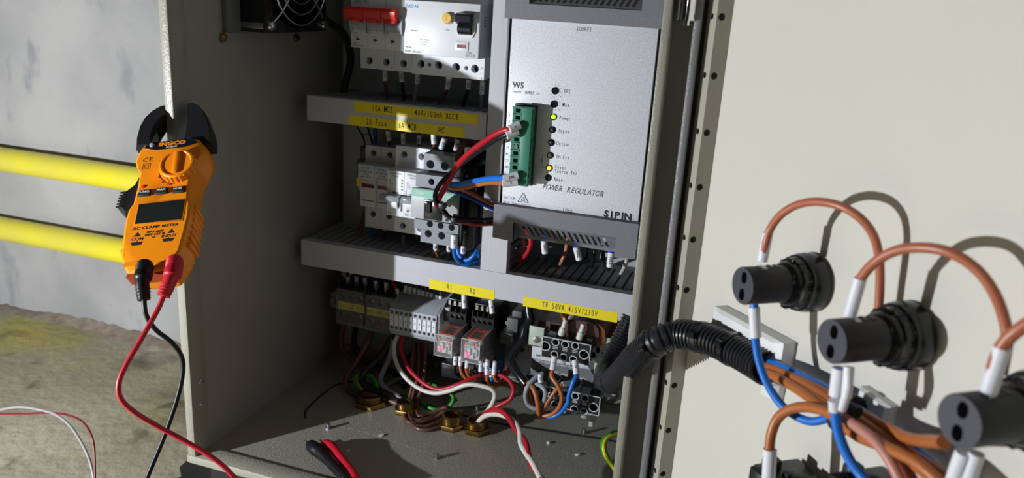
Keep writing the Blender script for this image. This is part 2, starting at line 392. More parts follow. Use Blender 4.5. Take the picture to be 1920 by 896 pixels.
# ================================================================ TRUNKING
def trunk_h(label, x0, x1, z0, z1, y0, labels, face=DUCT, lit=True):
    t = thing('cable_trunking', label, 'trunking', ((x0 + x1) / 2, PY, z0), 'slotted cable trunking')
    m = M(); prof = [(y0, z0), (y0, z1), (y0 + 9, z1), (y0 + 9, z1 - 1.2), (y0 + 1.4, z1 - 1.2), (y0 + 1.4, z0 + 1.2), (y0 + 9, z0 + 1.2), (y0 + 9, z0)]
    m.prism(prof, lambda u, v, w: (w, u, v), x0, x1)
    m.build('cover', face, t)
    m = M(); pitch = 8.35; w = 6.3; n = int((x1 - x0 - 4) / pitch)
    for zz, s in ((z1, 1), (z0, -1)):
        hl = [rect(x0 + 3 + k * pitch + w, x0 + 3 + k * pitch + pitch, y0 + 12, PY - 14) for k in range(n)]
        z = zz - s * .8
        m.holes(rect(x0, x1, y0 + 4, PY - 1), hl, lambda u, v, ww, z=z, s=s: (u, v, z - s * ww), 1.3, bottom=False)
        for k in range(n): m.box(x0 + 3 + k * pitch + .3, x0 + 3 + k * pitch + w - .3, y0 + 13.5, y0 + 15, min(z, z + s * .3), max(z, z + s * .3))
    m.build('slotted_side', DUCTD, t)
    m = M(); m.box(x0, x1, PY - 2, PY - .3, z0 + 1, z1 - 1); m.box(x0, x0 + .8, y0 + 2, PY - 1, z0 + 1.3, z1 - 1.3); m.build('base', DUCTD, t)
    for (px0, py0, px1, py1, hpx, words) in labels:
        a = at(px0, py0, Y=y0); b = at(px1, py1, Y=y0); h = hpx
        zc = (a.z + b.z) / 2
        m = M(); m.box(a.x, b.x, y0 - .25, y0 - .02, zc - h / 2, zc + h / 2)
        lb = m.build('label', YLAB, t)
        m = M()
        for wpx, wpy, s in words:
            q = at(wpx, wpy, Y=y0); m.text(s, front(q.x, zc, y0 - .26), 5.6, mono=3.05, sx=.56, bold=.07)
        m.build('lettering', INK, lb)
    return t
UZ0, UZ1, LZ0, LZ1, TY = -121.5, -98.3, -266.3, -240.6, 655
trunk_h('grey slotted trunking with two yellow labels, above the small breakers', -417.8, -238.6, UZ0, UZ1, TY,
        [(664, 201, 897, 222, 9.3, [(717, 204, '10A MCB'), (818, 216, '40A/100mA RCCB')]), (655, 226, 871, 248, 9.3, [(706, 229, '2A Fuse'), (764, 235, '6A MCB'), (828, 242, 'HC')])])
trunk_h('long grey slotted trunking with two yellow labels, across the cabinet below the contactor', -427, -74.5, LZ0, LZ1, TY,
        [(805, 533, 927, 552, 9.6, [(843, 537, 'R1'), (886, 545, 'R2')]), (981, 566, 1158, 594, 9.4, [(1068, 579, 'TF 50VA 415V/230V')])])
t = thing('cable_trunking', 'vertical grey trunking between the breakers and the silver power regulator', 'trunking', (-225, PY, LZ1 + .4), 'slotted cable trunking')
vx0, vx1, vz0, vz1 = -237.2, -212.4, LZ1 + .4, 112
m = M(); m.prism([(TY - .4, vx0), (TY - .4, vx1), (TY + 9, vx1), (TY + 9, vx1 - 1.2), (TY + 1.2, vx1 - 1.2), (TY + 1.2, vx0 + 1.2), (TY + 9, vx0 + 1.2), (TY + 9, vx0)], lambda u, v, w: (v, u, w), vz0, vz1)
m.build('cover', mat('brushed_grey_trunking', (.52, .53, .57), .42, noise=.06, nscale=500, stretch=(1, 1, .02)), t)
m = M()
for xx, s in ((vx1, 1), (vx0, -1)):
    hl = [rect(TY + 12, PY - 12, vz0 + 6 + k * 8.35, vz0 + 8.2 + k * 8.35) for k in range(40)]
    x = xx - s * .8
    m.holes(rect(TY + 4, PY - 1, vz0, vz1), hl, lambda u, v, ww, x=x, s=s: (x - s * ww, u, v), 1.3, bottom=False)
m.build('slotted_side', DUCTD, t)
m = M(); m.box(vx0, vx1, PY - 2, PY - .3, vz0, vz1); m.build('base', DUCTD, t)
# DIN rails
for z, x0, x1, lab in ((-29, -395, -240, 'upper'), (-178, -398, -240, 'middle'), (-312, -424, -196, 'lower')):
    o = thing('mounting_rail', '%s steel mounting rail that carries %s' % (lab, {'upper': 'the red-handled breaker', 'middle': 'the fuse holders, breaker and contactor', 'lower': 'the terminal blocks and relays'}[lab]), 'rail', ((x0 + x1) / 2, PY, z), 'steel mounting rails')
    m = M(); m.prism([(PY - .3, -12), (PY - 6.5, -12), (PY - 6.5, -17.5), (PY - 7.5, -17.5), (PY - 7.5, -11), (PY - 1.3, -11), (PY - 1.3, 11), (PY - 7.5, 11), (PY - 7.5, 17.5), (PY - 6.5, 17.5), (PY - 6.5, 12), (PY - .3, 12)], lambda u, v, w: (w, u, v + z), x0, x1)
    m.build('rail_strip', GALV, o)

# ================================================================ BREAKERS
def breaker_body(m, x0, x1, zc, nose_y, sh_y, back_y, nh=22.5, th=41, bev=.5, top=True):
    """stepped modular case; nose faces the room, shoulders carry the screw holes"""
    m.box(x0, x1, nose_y, sh_y + 8, zc - nh, zc + nh, bev)
    m.box(x0, x1, sh_y + 1.3, back_y, zc - th, zc + th, .4)
SCR = []
DARKM = mat('shade_dark_screw', (.05, .05, .055), .35, .8)  # near-black: the shade inside the terminal holes is put into the screw colour
def screws(t):
    for x, y, z, r in SCR:
        m = M(); m.lathe([(r * .9, 0), (r * .9, 1.2)], (x, y, z), (0, -1, 0), 14); m.box(x - r * .7, x + r * .7, y - 1.4, y - 1.15, z - .35, z + .35); m.build('terminal_screw', DARKM, t)
    SCR.clear()
def shoulder(m, x0, x1, z0, z1, y, hs, depth=7):
    depth = max(depth, 9)
    for x, z, r in hs: SCR.append((x, y + depth - .2, z, r))
    m.holes(rect(x0, x1, z0, z1), [circ(x, z, r, 18) for x, z, r in hs], fxz(y), depth)
    m.prism(rect(x0, x1, z0, z1), fxz(y), 0, depth, caps=False)
# --- 10A three-pole
EN, ES = 658., 676.
x0, x1, x2, zc = -373.2, -321, -250, -29.2
t = thing('circuit_breaker', 'white three-pole circuit breaker with one tied red handle', 'breaker', ((x0 + x1) / 2, PY, zc - 42))
m = M(); m.box(x0, x1 - .1, EN, ES - .2, zc - 22, zc + 22, .6); m.box(x0, x1 - .1, ES + 9.1, PY - 7.5, zc - 41, zc + 41, .4)
zt, zb = zc - 22, zc - 41.5
hs = [(x0 + 9 + 17.4 * k, (at(690, 113, Y=ES).z + at(757, 120, Y=ES).z) / 2, 3.5) for k in range(3)]
shoulder(m, x0, x1 - .1, zb, zt + 2, ES, hs); shoulder(m, x0, x1 - .1, zc + 20, zc + 41.5, ES, [(h[0], 2 * zc - h[1], 3.5) for h in hs])
m.build('body', WHITE, t); screws(t)
m = M()
for k in (1, 2): 
    xx = x0 + 17.4 * k; m.box(xx - .12, xx + .12, EN - .05, EN + .2, zc - 22, zc + 22); m.box(xx - .12, xx + .12, ES - .05, ES + .2, zb, zt)
m.build('seam', GINK, t)
m = M()
for k in range(3):
    xc = x0 + 8.7 + 17.4 * k
    for s in (-1, 1):
        m.prism([(EN - .1, zc + 8), (EN - 2.5, zc + 6), (EN - 3.5, zc), (EN - 2.5, zc - 6), (EN - .1, zc - 9)], lambda u, v, w: (w, u, v), xc + s * 7.2 - .9, xc + s * 7.2 + .9)
    m.cyl((xc - 6.2, EN + 2.2, zc - 1.5), (xc + 6.2, EN + 2.2, zc - 1.5), 5.4, seg=24)
    m.cyl((xc - 1, EN + 2.2, zc - 1.5), (xc + 1, EN + 2.2, zc - 1.5), 5.7, seg=24)
m.build('toggle_housing', LGREY, t)
m = M(); pts = [(EN - 2, zc + 12.5), (EN - 8, zc + 13.5), (EN - 10, zc + 11), (EN - 9.5, zc + 6), (EN - 6.5, zc + 2.5), (EN - 2, zc + 3)]
m.prism(pts, lambda u, v, w: (w, u, v), x0 - 1.5, x1 - 4.0)
for k in range(3): m.box(x0 + 3 + 17.4 * k, x0 + 13 + 17.4 * k, EN - 8.4, EN - 2, zc + 1, zc + 6, 1)
hd = m.build('handle', RED, t)
m = M()
for k in (0, 1): m.box(x0 + 17 + 17.4 * k, x0 + 17.3 + 17.4 * k, EN - 10.06, EN - 9.3, zc + 4.6, zc + 12)
m.build('tie_seam', WR['dred'], hd)
m = M()
for k in range(3):
    q = (x0 + 5.5 + 17.4 * k, zc - 14.5); m.prism([(q[0], q[1] + 1.6), (q[0] + 4.6, q[1]), (q[0], q[1] - 1.6)], fxz(EN - .12), 0, .1)
m.build('arrow_mark', WR['dred'], t)
m = M(); m.text('E', front(x0 + 5.6, zc + 18.3, EN - .1), 3.1, bold=.05, sx=1.1); m.text('A', front(x0 + 8.4, zc + 18.3, EN - .1), 3.1, bold=.05, sx=1.1); m.text('T', front(x0 + 10.9, zc + 18.3, EN - .1), 3.1, bold=.05); m.text('·N', front(x0 + 14.2, zc + 18.3, EN - .1), 3.1, bold=.05)
m.build('blue_logo_lettering', BINK, t)
m = M(); m.text('10A', front(x0 + 5, zc - 9.5, EN - .1), 1.6); m.text('xPole', front(x0 + 5, zc - 18.2, EN - .1), 1.5); m.text('PLSM-C10/3', front(x0 + 8, zc - 20.3, EN - .1), 1.6)
for k, s in enumerate('246'): m.text(s, front(x0 + 14 + 17.4 * k, zb + 2.6, ES - .1), 2)
for k in range(3): m.box(x0 + 2 + 17.4 * k, x0 + 8 + 17.4 * k, EN - .1, EN, zc - 12 , zc - 11.8) 
m.build('lettering', GINK, t)
# --- RCCB four-pole
t = thing('residual_current_breaker', 'wide white residual current breaker with round amber test button and black toggle', 'breaker', ((x1 + x2) / 2, PY, zc - 42))
m = M(); m.box(x1 + .1, x2, EN, ES - .2, zc - 23.5, zc + 22, .6); m.box(x1 + .1, x2 - .5, ES + 9.1, PY - 7.5, zc - 42, zc + 41, .4)
hs = []
for px, r in ((789, 3.7), (805, 1.9), (822, 3.7), (855, 3.7), (874, 1.9), (890, 3.7)):
    hs.append((at(px, 128 + (px - 822) * .09, Y=ES).x, zc - 33.2 , r))
shoulder(m, x1 + .1, x2 - .5, zc - 42.5, zc - 21, ES, hs, 6); shoulder(m, x1 + .1, x2 - .5, zc + 20, zc + 41.5, ES, [(h[0], 2 * zc - h[1], h[2]) for h in hs], 6)
m.box(x1 + 34, x1 + 39, ES, ES + 6, zc - 44.5, zc - 42.5, .3)
m.build('body', WHITE, t)
m = M(); m.box(x2 - .05, x2 + .6, EN + 3, PY - 8, zc - 23, zc + 22, .3); m.build('side_cheek', LGREY, t)
m = M(); m.box(x1 + .1, x2, ES + 2, PY - 8, zc + 41, zc + 41.8); m.build('top_edge', LGREY, t)
screws(t)
b = at(838, 34, Y=EN - 3); m = M(); m.lathe([(5.0, 0), (5.0, 1.6)], (b.x + .3, EN + .3, b.z - .3), (0, -1, 0), 28); m.build('button_collar', LGREY, t)
m = M(); m.lathe([(4.5, 0), (4.5, 3.6), (4.0, 4.2)], (b.x, EN, b.z), (0, -1, 0), 28); bt = m.build('test_button', YBTN, t)
m = M(); m.text('T', front(b.x, b.z, EN - 4.25), 4.6); m.build('lettering', mat('amber_ink', (.55, .32, .05), .5), bt)
q = at(874, 45, Y=EN)
m = M(); m.prism([(q.x - 7.5, q.z + 7), (q.x - 8.6, q.z + 5), (q.x - 8.6, q.z - 7), (q.x - 6.5, q.z - 11), (q.x + 6.5, q.z - 11), (q.x + 8.6, q.z - 7), (q.x + 8.6, q.z + 5), (q.x + 7.5, q.z + 7)], fxz(EN - 1.6), 0, 1.7); m.build('toggle_frame', WHITE, t)
m = M(); m.cyl((q.x - 6, EN, q.z - 3.6), (q.x + 6, EN, q.z - 3.6), 5.6, seg=28); m.prism([(EN, q.z + 9.5), (EN - 8, q.z + 8.5), (EN - 9.5, q.z + 6.5), (EN - 9.5, q.z + 2), (EN - 6, q.z), (EN, q.z)], lambda u, v, w: (w, u, v), q.x - 6.6, q.x + 6.6)
m.build('toggle', BLACKG, t)
q = at(866, 87, Y=EN); m = M(); m.box(q.x - 6.2, q.x + 6.2, EN - .7, EN, q.z - 4, q.z + 4, .3); wd = m.build('indicator_window', WHITE, t)
m = M(); m.box(q.x - 4, q.x + 4, EN - .85, EN - .7, q.z - 1.3, q.z + 1.3); m.build('dark_flag', INK, wd)
m = M(); m.box(q.x - 2.5, q.x + 3.7, EN - .95, EN - .85, q.z - .9, q.z + .9); m.build('red_flag', WR['red'], wd)
m = M(); q = at(771, 12, Y=EN)
for s, dx in (('E', -4.6), ('A', -1.7), ('T', .8), ('·N', 4.4)): m.text(s, front(q.x + dx, q.z, EN - .1), 3.1, bold=.05, sx=1.05)
m.build('blue_logo_lettering', BINK, t)
m = M()
def tl(m, s, px, py, Y, size, **k): q = at(px, py, Y=Y); m.text(s, front(q.x, q.z, Y - .1), size, **k)
tl(m, 'TEST', 839, 56, EN, 1.5); tl(m, '~230/400V', 768, 57, EN, 1.3, align='LEFT'); tl(m, 'I△n=100mA', 796, 75, EN, 1.3); tl(m, 'Inc=10kA', 795, 79, EN, 1.3); tl(m, 'In=40A', 793, 83, EN, 1.3)
tl(m, 'xPole', 766, 88, EN, 1.9); tl(m, 'PFIM-40/4/01', 775, 97, EN, 2.2); tl(m, 'RCCB', 882, 105, EN, 2.6); tl(m, 'Mobile', 880, 99, EN, 1.4)
for i, s in enumerate('2468N'): 
    q = at((800, 834, 866, 903, 903)[i], (131, 135, 140, 148, 128)[i], Y=ES); m.text(s, front(q.x, q.z, ES - .1), 1.8)
m.build('lettering', GINK, t)
m = M(); q = at(910, 40, X=x2 + .7)
for i in range(4): m.box(x2 + .6, x2 + .7, q.y - 2.5, q.y + 2.5, q.z - 5 + i * 2.4, q.z - 3.6 + i * 2.4)
m.build('side_print', GINK, t)

# --- fuse holders (two)
FY = 668.
def fuse(x0, lab):
    x1 = x0 + 17.3; zc = -185; t = thing('fuse_holder', lab, 'fuse holder', ((x0 + x1) / 2, PY, zc - 41), 'fuse holders beside the small breaker')
    zt = at(671, 307, Y=FY).z; z2 = at(671, 334, Y=FY).z; z3 = at(690, 387, Y=FY + 6).z
    m = M(); m.box(x0, x1 - .2, FY, FY + 14, z2, zt, .5); m.box(x0, x1 - .2, FY + 4, FY + 14.5, z3, z2 + 1, .8); m.box(x0, x1 - .2, FY + 24.1, PY - 7.5, zc - 40, zc + 40, .3)
    shoulder(m, x0, x1 - .2, zt - 2, zc + 41, FY + 15, [(x0 + 8.6, at(692, 286, Y=FY + 15).z, 3.0)], 7)
    shoulder(m, x0, x1 - .2, zc - 41, z3 + 2, FY + 15, [(x0 + 8.6, at(704, 402, Y=FY + 15).z, 3.0)], 7)
    m.build('body', mat('fuse_white', (.52, .54, .57), .45), t); screws(t)
    m = M(); m.box(x0 + 1.8, x1 - 2, FY + 3.8, FY + 4.1, z2 - 9, z2 - 5.3); m.build('red_window', mat('dark_red_window', (.16, .01, .02), .2), t)
    m = M(); m.box(x0 + 1.8, x1 - 2, FY + 3.7, FY + 4.1, z3 + 6, z3 + 6.8); m.build('finger_slot', INK, t)
    m = M(); m.text('DEMEX', front(x0 + 8.4, zt - 3.2, FY - .1), 2.5, sx=.9); m.build('blue_lettering', BINK, t)
    m = M(); m.text('RT18M-32X', front(x0 + 8.4, zt - 6.6, FY - .1), 2.0); m.text('10X38', front(x0 + 8.4, zt - 9.2, FY - .1), 1.7); m.text('690V 32A CE', front(x0 + 8.4, zt - 11.8, FY - .1), 1.6)
    m.build('lettering', INK, t)
    return t
fuse(at(671, 307, Y=FY).x, 'leftmost white fuse holder with a dark red window')
fuse(at(671, 307, Y=FY).x + 17.5, 'white fuse holder with a dark red window, touching the two-pole breaker')
# --- two-pole B6
BN = 656.
x0 = at(726, 318, Y=BN).x; x1 = x0 + 35.5; zt = at(726, 318, Y=BN).z; zb = at(732, 404, Y=BN).z; zc = (zt + zb) / 2
t = thing('circuit_breaker', 'white two-pole circuit breaker marked B6 with a chrome-like tie bar', 'breaker', ((x0 + x1) / 2, PY, zc - 41))
m = M(); m.box(x0, x1, BN, BN + 16.6, zb, zt, .6); m.box(x0 + .2, x1, BN + 26.1, PY - 7.5, zc - 41, zc + 41, .3)
shoulder(m, x0, x1, zt - 2, zc + 42, BN + 17, [(x0 + 9, at(762, 290, Y=BN + 17).z, 3.2), (x0 + 26.7, at(762, 290, Y=BN + 17).z, 3.2)], 7)
shoulder(m, x0, x1, zc - 42, zb + 2, BN + 17, [(x0 + 9, at(760, 424, Y=BN + 17).z, 3.2), (x0 + 26.7, at(760, 424, Y=BN + 17).z, 3.2)], 7)
m.build('body', WHITE, t); screws(t)
for k in range(2):
    for z in (at(762, 290, Y=BN + 17).z, at(760, 424, Y=BN + 17).z):
        m = M(); m.lathe([(3.2, 0), (4.3, 0), (4.3, .7), (3.2, .7), (3.2, 0)], (x0 + 9 + 17.7 * k, BN + 17, z), (0, -1, 0), 20, False, False)
        m.build('terminal_collar', WHITE, t)
zh = at(745, 370, Y=BN).z
m = M()
for k in range(2):
    xc = x0 + 8.8 + 17.8 * k
    m.cyl((xc - 4, BN + .4, zh - 5.5), (xc + 4, BN + .4, zh - 5.5), 5.5, seg=24)
    for s in (-1, 1): m.box(xc + s * 5.6 - .8, xc + s * 5.6 + .8, BN - 2, BN + .1, zh - 13, zh + 1, .5)
m.build('toggle', WHITE, t)
m = M(); m.box(x0 + 17.7, x0 + 17.9, BN - .1, BN, zb, zt); m.build('seam', GINK, t)
m = M(); m.box(x0 - 4, x0 + 16.8, BN - 8.5, BN - 2, zh - 3, zh + 3, 1.6); m.box(x0 + 17.6, x0 + 34, BN - 8.5, BN - 2, zh - 3, zh + 3, 1.6); m.build('tie_bar', mat('smoky_grey_tie_bar', (.25, .29, .33), .12, coat=.5), t)
m = M()
for k in range(2):
    xx = x0 + 17.8 * k
    tl2 = lambda s, dx, dz, sz, rot=0: m.text(s, front(xx + dx, zt - dz, BN - .12, rot), sz)
    tl2('Schneider', 8.8, 2.4, 2.3); tl2('Electric', 8.8, 5, 1.6); tl2('iC60N', 3.4, 12, 1.8, PI / 2); tl2('415V', 5.6, 13, 1.3, PI / 2); tl2('6000A', 2.0, 19, 1.5, PI / 2)
    tl2('B6', 3.0, (zt - zb) - 3, 2.7); tl2('I-ON', 8.8, zt - zh + 6, 1.8)
    for z in (zt - 9, zt - 12, zt - 15, zt - 18): m.box(xx + 14.6, xx + 16.4, BN - .12, BN, z, z + 1.6)
    m.box(xx + 5.5, xx + 12, BN - .12, BN, zt - 21.5, zt - 20)
m.build('lettering', GINK, t)

# ================================================================ CONTACTOR
CY = 640.
p = at(770.5, 350.5, Y=CY); q = at(857.6, 422.5, Y=CY); cx0, cx1, cz1, cz0 = p.x, q.x, at(771, 351, Y=CY).z, at(771, 408, Y=CY).z
t = thing('contactor', 'grey and black contactor with a pale green band across its front', 'contactor', ((cx0 + cx1) / 2, PY, -232))
m = M(); m.box(cx0 + 3, cx1 - .5, CY + 31, PY - 7.5, -221, -139, .8); m.box(cx0 + 3, cx1 - 1.5, CY + 12, CY + 40, cz0 - 5, cz1 + 11, .5); m.box(cx0 + 3, cx1 - 3, CY + 3, CY + 14, cz0 + 2, cz1 - 1); m.build('rear_body', BLACK, t)
def steps(zc0, zc1, y, hs, xa, xb, dz=6):
    m = M(); m.holes(rect(xa, xb, zc0, zc1), [circ(x, z, r, 20) for x, z, r in hs], fxz(y), 7)
    m.prism(rect(xa, xb, zc0, zc1), fxz(y), 0, 34, caps=False)
    return m.build('terminal_shroud', mat('contactor_grey', (.25, .28, .32), .5, noise=.15, nscale=700), t)
a = at(780, 325, Y=CY + 5); b2 = at(862, 336, Y=CY + 5)
steps(at(780, 349, Y=CY + 5).z, a.z, CY + 5, [(at(809, 341, Y=CY + 5).x, at(809, 341, Y=CY + 5).z, 3.0), (at(835, 345, Y=CY + 5).x, at(809, 341, Y=CY + 5).z, 3.0)], a.x, b2.x)
a = at(795, 287, Y=CY + 16); b2 = at(860, 300, Y=CY + 16)
steps(at(795, 317, Y=CY + 16).z, a.z, CY + 16, [(at(807, 308, Y=CY + 16).x, at(807, 308, Y=CY + 16).z, 3.9), (at(834, 312, Y=CY + 16).x, at(807, 308, Y=CY + 16).z, 3.9)], a.x, b2.x)
a = at(777, 408, Y=CY + 5); 
steps(at(778, 427, Y=CY + 5).z, a.z - 1, CY + 5, [(at(x, 421, Y=CY + 5).x, at(806, 420, Y=CY + 5).z, 3.1) for x in (806, 826, 847)], a.x, at(860, 420, Y=CY + 5).x)
a = at(789, 429, Y=CY + 16)
steps(at(789, 453, Y=CY + 16).z, a.z, CY + 16, [(at(x, 440, Y=CY + 16).x, at(803, 438, Y=CY + 16).z, 3.6) for x in (803, 828)], a.x, at(848, 440, Y=CY + 16).x)
m = M(); m.box(cx0, cx1, CY, CY + 4, cz0, cz1, 1.4, 3); fr = m.build('front_cover', mat('pale_grey_cover', (.40, .43, .45), .4), t)
zz = at(780, 368, Y=CY).z
m = M(); m.box(cx0 + .6, cx1 - .6, CY - .12, CY, zz + .1, cz1 - 1.0); bd = m.build('green_band', TEAL, fr)
m = M(); tl(m, 'TeSys', 787, 361, CY - .1, 2.6, bold=.05); tl(m, 'Schneider', 836, 369, CY - .1, 2.6, bold=.05); tl(m, 'Electric', 842, 373, CY - .1, 1.5); m.build('lettering', WINK, bd)
p = at(796, 372, Y=CY); q = at(828, 414, Y=CY); m = M(); m.box(p.x, q.x, CY - 1.2, CY, at(800, 410, Y=CY).z, p.z, .4); m.box(p.x + 1.5, p.x + 7.5, CY - 3.6, CY - 1, p.z - 12, p.z - 1.5, .5); m.box(p.x + 8.5, q.x - 1, CY - 2.6, CY - 1, p.z - 12, p.z - 1.5, .5)
for k in range(3): m.box(p.x + 2 + 2 * k, p.x + 3 + 2 * k, CY - 4.2, CY - 3.5, p.z - 11, p.z - 3)
m.build('armature_window', BLACKG, t)
m = M(); p = at(838, 413, Y=CY); m.lathe([(1.4, 0), (1.4, .4)], (p.x, CY, p.z), (0, -1, 0), 14); m.build('peg_hole', INK, t)
m = M(); m.box(cx1 - 1.0, cx1 + 1.5, CY + 6, CY + 12, -215, -150); p = at(880, 400, X=cx1 + 2)
m.box(cx1 - 1, cx1 + 11, CY + 16, PY - 8, -222, -146, .8)
cap_ = m.build('side_contact_block', BLACK, t)
m = M(); m.box(cx1 + 11, cx1 + 11.15, CY + 30, CY + 50, -212, -180); m.build('side_print', SHADE, cap_)
# terminal beside the fuse holders
t = thing('earth_terminal', 'dark earth terminal with a yellow patch at the left end of the middle rail', 'terminal', (-389, PY, -215))
m = M()
a = at(668, 305, Y=682)
m.box(a.x, a.x + 7, 682, PY - 7.5, -205, -160, .6); m.box(a.x - 6, a.x + 4, 700, PY - 7.5, -198, -150, .6); m.box(a.x + 3, a.x + 8, 688, 705, -160, -148, .6)
m.build('body', mat('dim_grey_terminal', (.10, .10, .10), .5), t)
m = M(); p = at(674, 341, Y=682); m.box(p.x - 3, p.x + 3.4, 681.6, 682, p.z - 4.5, p.z + 4); m.build('yellow_patch', YLAB, t)
m = M(); p = at(676, 353, Y=682); m.lathe([(2.5, 0), (2.5, .6)], (p.x, 682, p.z), (0, -1, 0), 14); m.build('screw', DSTEEL, t)
m = M(); m.box(a.x - 14, a.x + 2, 716, 722, -147, -141); m.box(a.x - 12, a.x - 2, 716, 722, -176, -171); m.build('metal_clamp', DSTEEL, t)
# ================================================================ POWER REGULATOR
RY = 575.
def lxz(px, py, Y): q = at(px, py, Y=Y); return q.x, q.z
t = thing('power_regulator', 'silver-faced power regulator in dark grey louvred end covers', 'power regulator', (-140, PY, -190))
px0, pz1 = lxz(960, 36, RY); px1, _ = lxz(1235, 55, RY); _, pz0 = lxz(945, 385, RY)
m = M(); m.box(px0 - 5, px1 + 4, RY + 6, PY - 1, pz0 - 3, 40, .5)
for k in range(9): m.box(px0 - 6.5, px0 - 5, RY + 14 + k * 16, RY + 22 + k * 16, pz0 + 2, 40)
m.build('heat_sink_body', mat('dark_anodised', (.035, .037, .042), .3, .5), t)
m = M(); m.box(px0 - 3.6, px0 - 2.2, RY + 1.5, RY + 8, pz0, pz1 + 1); m.build('edge_strip', STEEL, t); m = M(); m.box(px1 + 1.2, px1 + 2.6, RY + 1.5, RY + 8, pz0, pz1 + 1); m.build('edge_strip', STEEL, t)
m = M(); m.box(px0, px1, RY, RY + 8, pz0 - 3, pz1 + 3, .4)
plate = m.build('faceplate', PLATE, t)
# bottom cover: bridge with a recessed louvre
CVY = 569.
bx0, bz1 = lxz(926.5, 382.5, CVY); bx1 = lxz(1197.5, 421.6, CVY)[0]; bz0 = lxz(925, 445, CVY)[1]
nx0, nz1 = lxz(963, 417, CVY); nx1 = lxz(1155, 446, CVY)[0]
nx0, nz1 = nx0, nz1
poly = [(bx0, bz1), (bx0, bz0), (nx0, bz0 - 1), (nx0, nz1), (nx1, nz1), (nx1, bz0 - 1), (bx1, bz0), (bx1, bz1)]
m = M(); m.prism(poly, fxz(CVY), 0, 3)
m.box(bx0, bx0 + 2, CVY + 2, 716, bz0, bz1 - 1); m.box(bx1 - 2, bx1, CVY + 2, 716, bz0, bz1 - 1); m.box(bx0, bx1, CVY + 2, CVY + 8, bz1 - 3, bz1)
m.box(nx0 - 1.6, nx0, CVY + .2, CVY + 26, bz0 - 1, nz1); m.box(nx1, nx1 + 1.6, CVY + .2, CVY + 26, bz0 - 1, nz1)
cov = m.build('lower_cover', SHADE, t)
ly0, ly1 = CVY + 1, CVY + 14; lz1, lz0 = nz1, nz1 - 13.5
def louv(u, v, w):   # v 0..1 from the front top edge down and back
    return (u, ly0 + (ly1 - ly0) * v + w * .5, lz1 + (lz0 - lz1) * v - w * .5)
L = math.hypot(ly1 - ly0, lz1 - lz0)
hl = []
n = 15; wv = nx1 - nx0
for k in range(n):
    u = nx0 + 5 + (wv - 12) * (k + .5) / n - 1
    hl.append([(u - 1.0, .12), (u + 1.3, .12), (u + 4.0, .88), (u + 1.6, .88)])
m = M(); m.holes(rect(nx0, nx1, 0, 1), hl, louv, 2, bottom=False); m.box(nx0, nx1, ly1 - .5, ly1 + 1, lz0 - 2, lz0 + .3)
m.build('louvre', SHADE, cov)
# top cover
tx0, tz0 = lxz(946, 34, CVY); tx1 = lxz(1240.5, 55.5, CVY)[0]
rx0, rz0 = lxz(992, 7, CVY); rx1 = lxz(1203, 20, CVY)[0]
poly = [(tx0, tz0), (tx1, tz0), (tx1, 40), (rx1, 40), (rx1, rz0), (rx0, rz0), (rx0, 40), (tx0, 40)]
m = M(); m.prism(poly, fxz(CVY), 0, 3); m.box(tx0, tx0 + 2, CVY + 2, 716, tz0, 40); m.box(tx1 - 2, tx1, CVY + 2, 716, tz0, 40); m.box(tx0, tx1, CVY + 2, CVY + 8, tz0, tz0 + 3)
cov = m.build('upper_cover', SHADE, t)
hl = []
for k in range(16):
    u = rx0 + 5.5 + (rx1 - rx0 - 9) * (k + .5) / 16
    hl.append([(u - 2.2, .2), (u - .4, .15), (u + .3, .2), (u + 3.0, .8), (u + 2.6, .88), (u + .6, .85)])
m = M(); m.holes(rect(rx0, rx1, 0, 1), hl, lambda u, v, w: (u, CVY + 1 + 16 * v + w * .5, rz0 + 12 * v), 2, bottom=True); m.build('louvre', SHADE, cov)
# print, lamps and trimmers
m = M()
def pt(s, px, py, size, **k):
    x, z = lxz(px, py, RY); m.text(s, front(x, z, RY - .06), size, **k)
pt('W5', 972, 160, 4.6, bold=.14, sx=.9)
for (pxa, w) in ((957, 0), ):
    pass
x, z = lxz(972, 160, RY)
for dx in (-4.2, -2.1, .4): m.box(x + dx - .8, x + dx + .8, RY - .08, RY - .05, z + 2.1, z + 2.45)
pt('SERIES', 992, 174, 2.2, shear=.3, sx=.85)
x, z = lxz(971, 172, RY); m.box(x - 3.6, x + 2.6, RY - .08, RY, z - .1, z + .3); m.box(x - 3.6, x + 2.6, RY - .08, RY, z - .75, z - .55)
x, z = lxz(1008, 175, RY); m.box(x - 1.6, x + 1.8, RY - .08, RY, z - .1, z + .3); m.box(x - 1.6, x + 1.8, RY - .08, RY, z - .75, z - .55)
for s, x_, y_ in (('SFS', 1063, 172), ('Max', 1061, 197), ('Power', 1059, 222), ('Input', 1057, 246), ('Output', 1056, 270), ('TH Err', 1055, 295), ('Fuse/', 1051, 314), ('Source Err', 1061, 323), ('Reset', 1049, 337)):
    pt(s, x_, y_, 2.9, mono=1.78, sx=.62, bold=.03)
pt('POWER REGULATOR', 1073, 357, 4.4, shear=.35, mono=3.2, sx=.78, bold=.03)
pt('SOURCE', 1095, 55, 2.9, mono=1.9, sx=.62); pt('LOAD', 1064, 395, 2.9, mono=2.0, sx=.62)
pt('CAUTION:', 956, 371, 2.2, mono=1.4, sx=.6); pt('High Temperature!', 969, 382, 2.2, mono=1.3, sx=.6)
x, z = lxz(981, 371, RY)
tri = [(x - 4.2, z - 3.2), (x + 4.2, z - 3.2), (x, z + 4.2)]
for i in range(3):
    a = Vector((tri[i][0], RY - .1, tri[i][1])); b = Vector((tri[(i + 1) % 3][0], RY - .1, tri[(i + 1) % 3][1])); m.cyl(a, b, .22, seg=6)
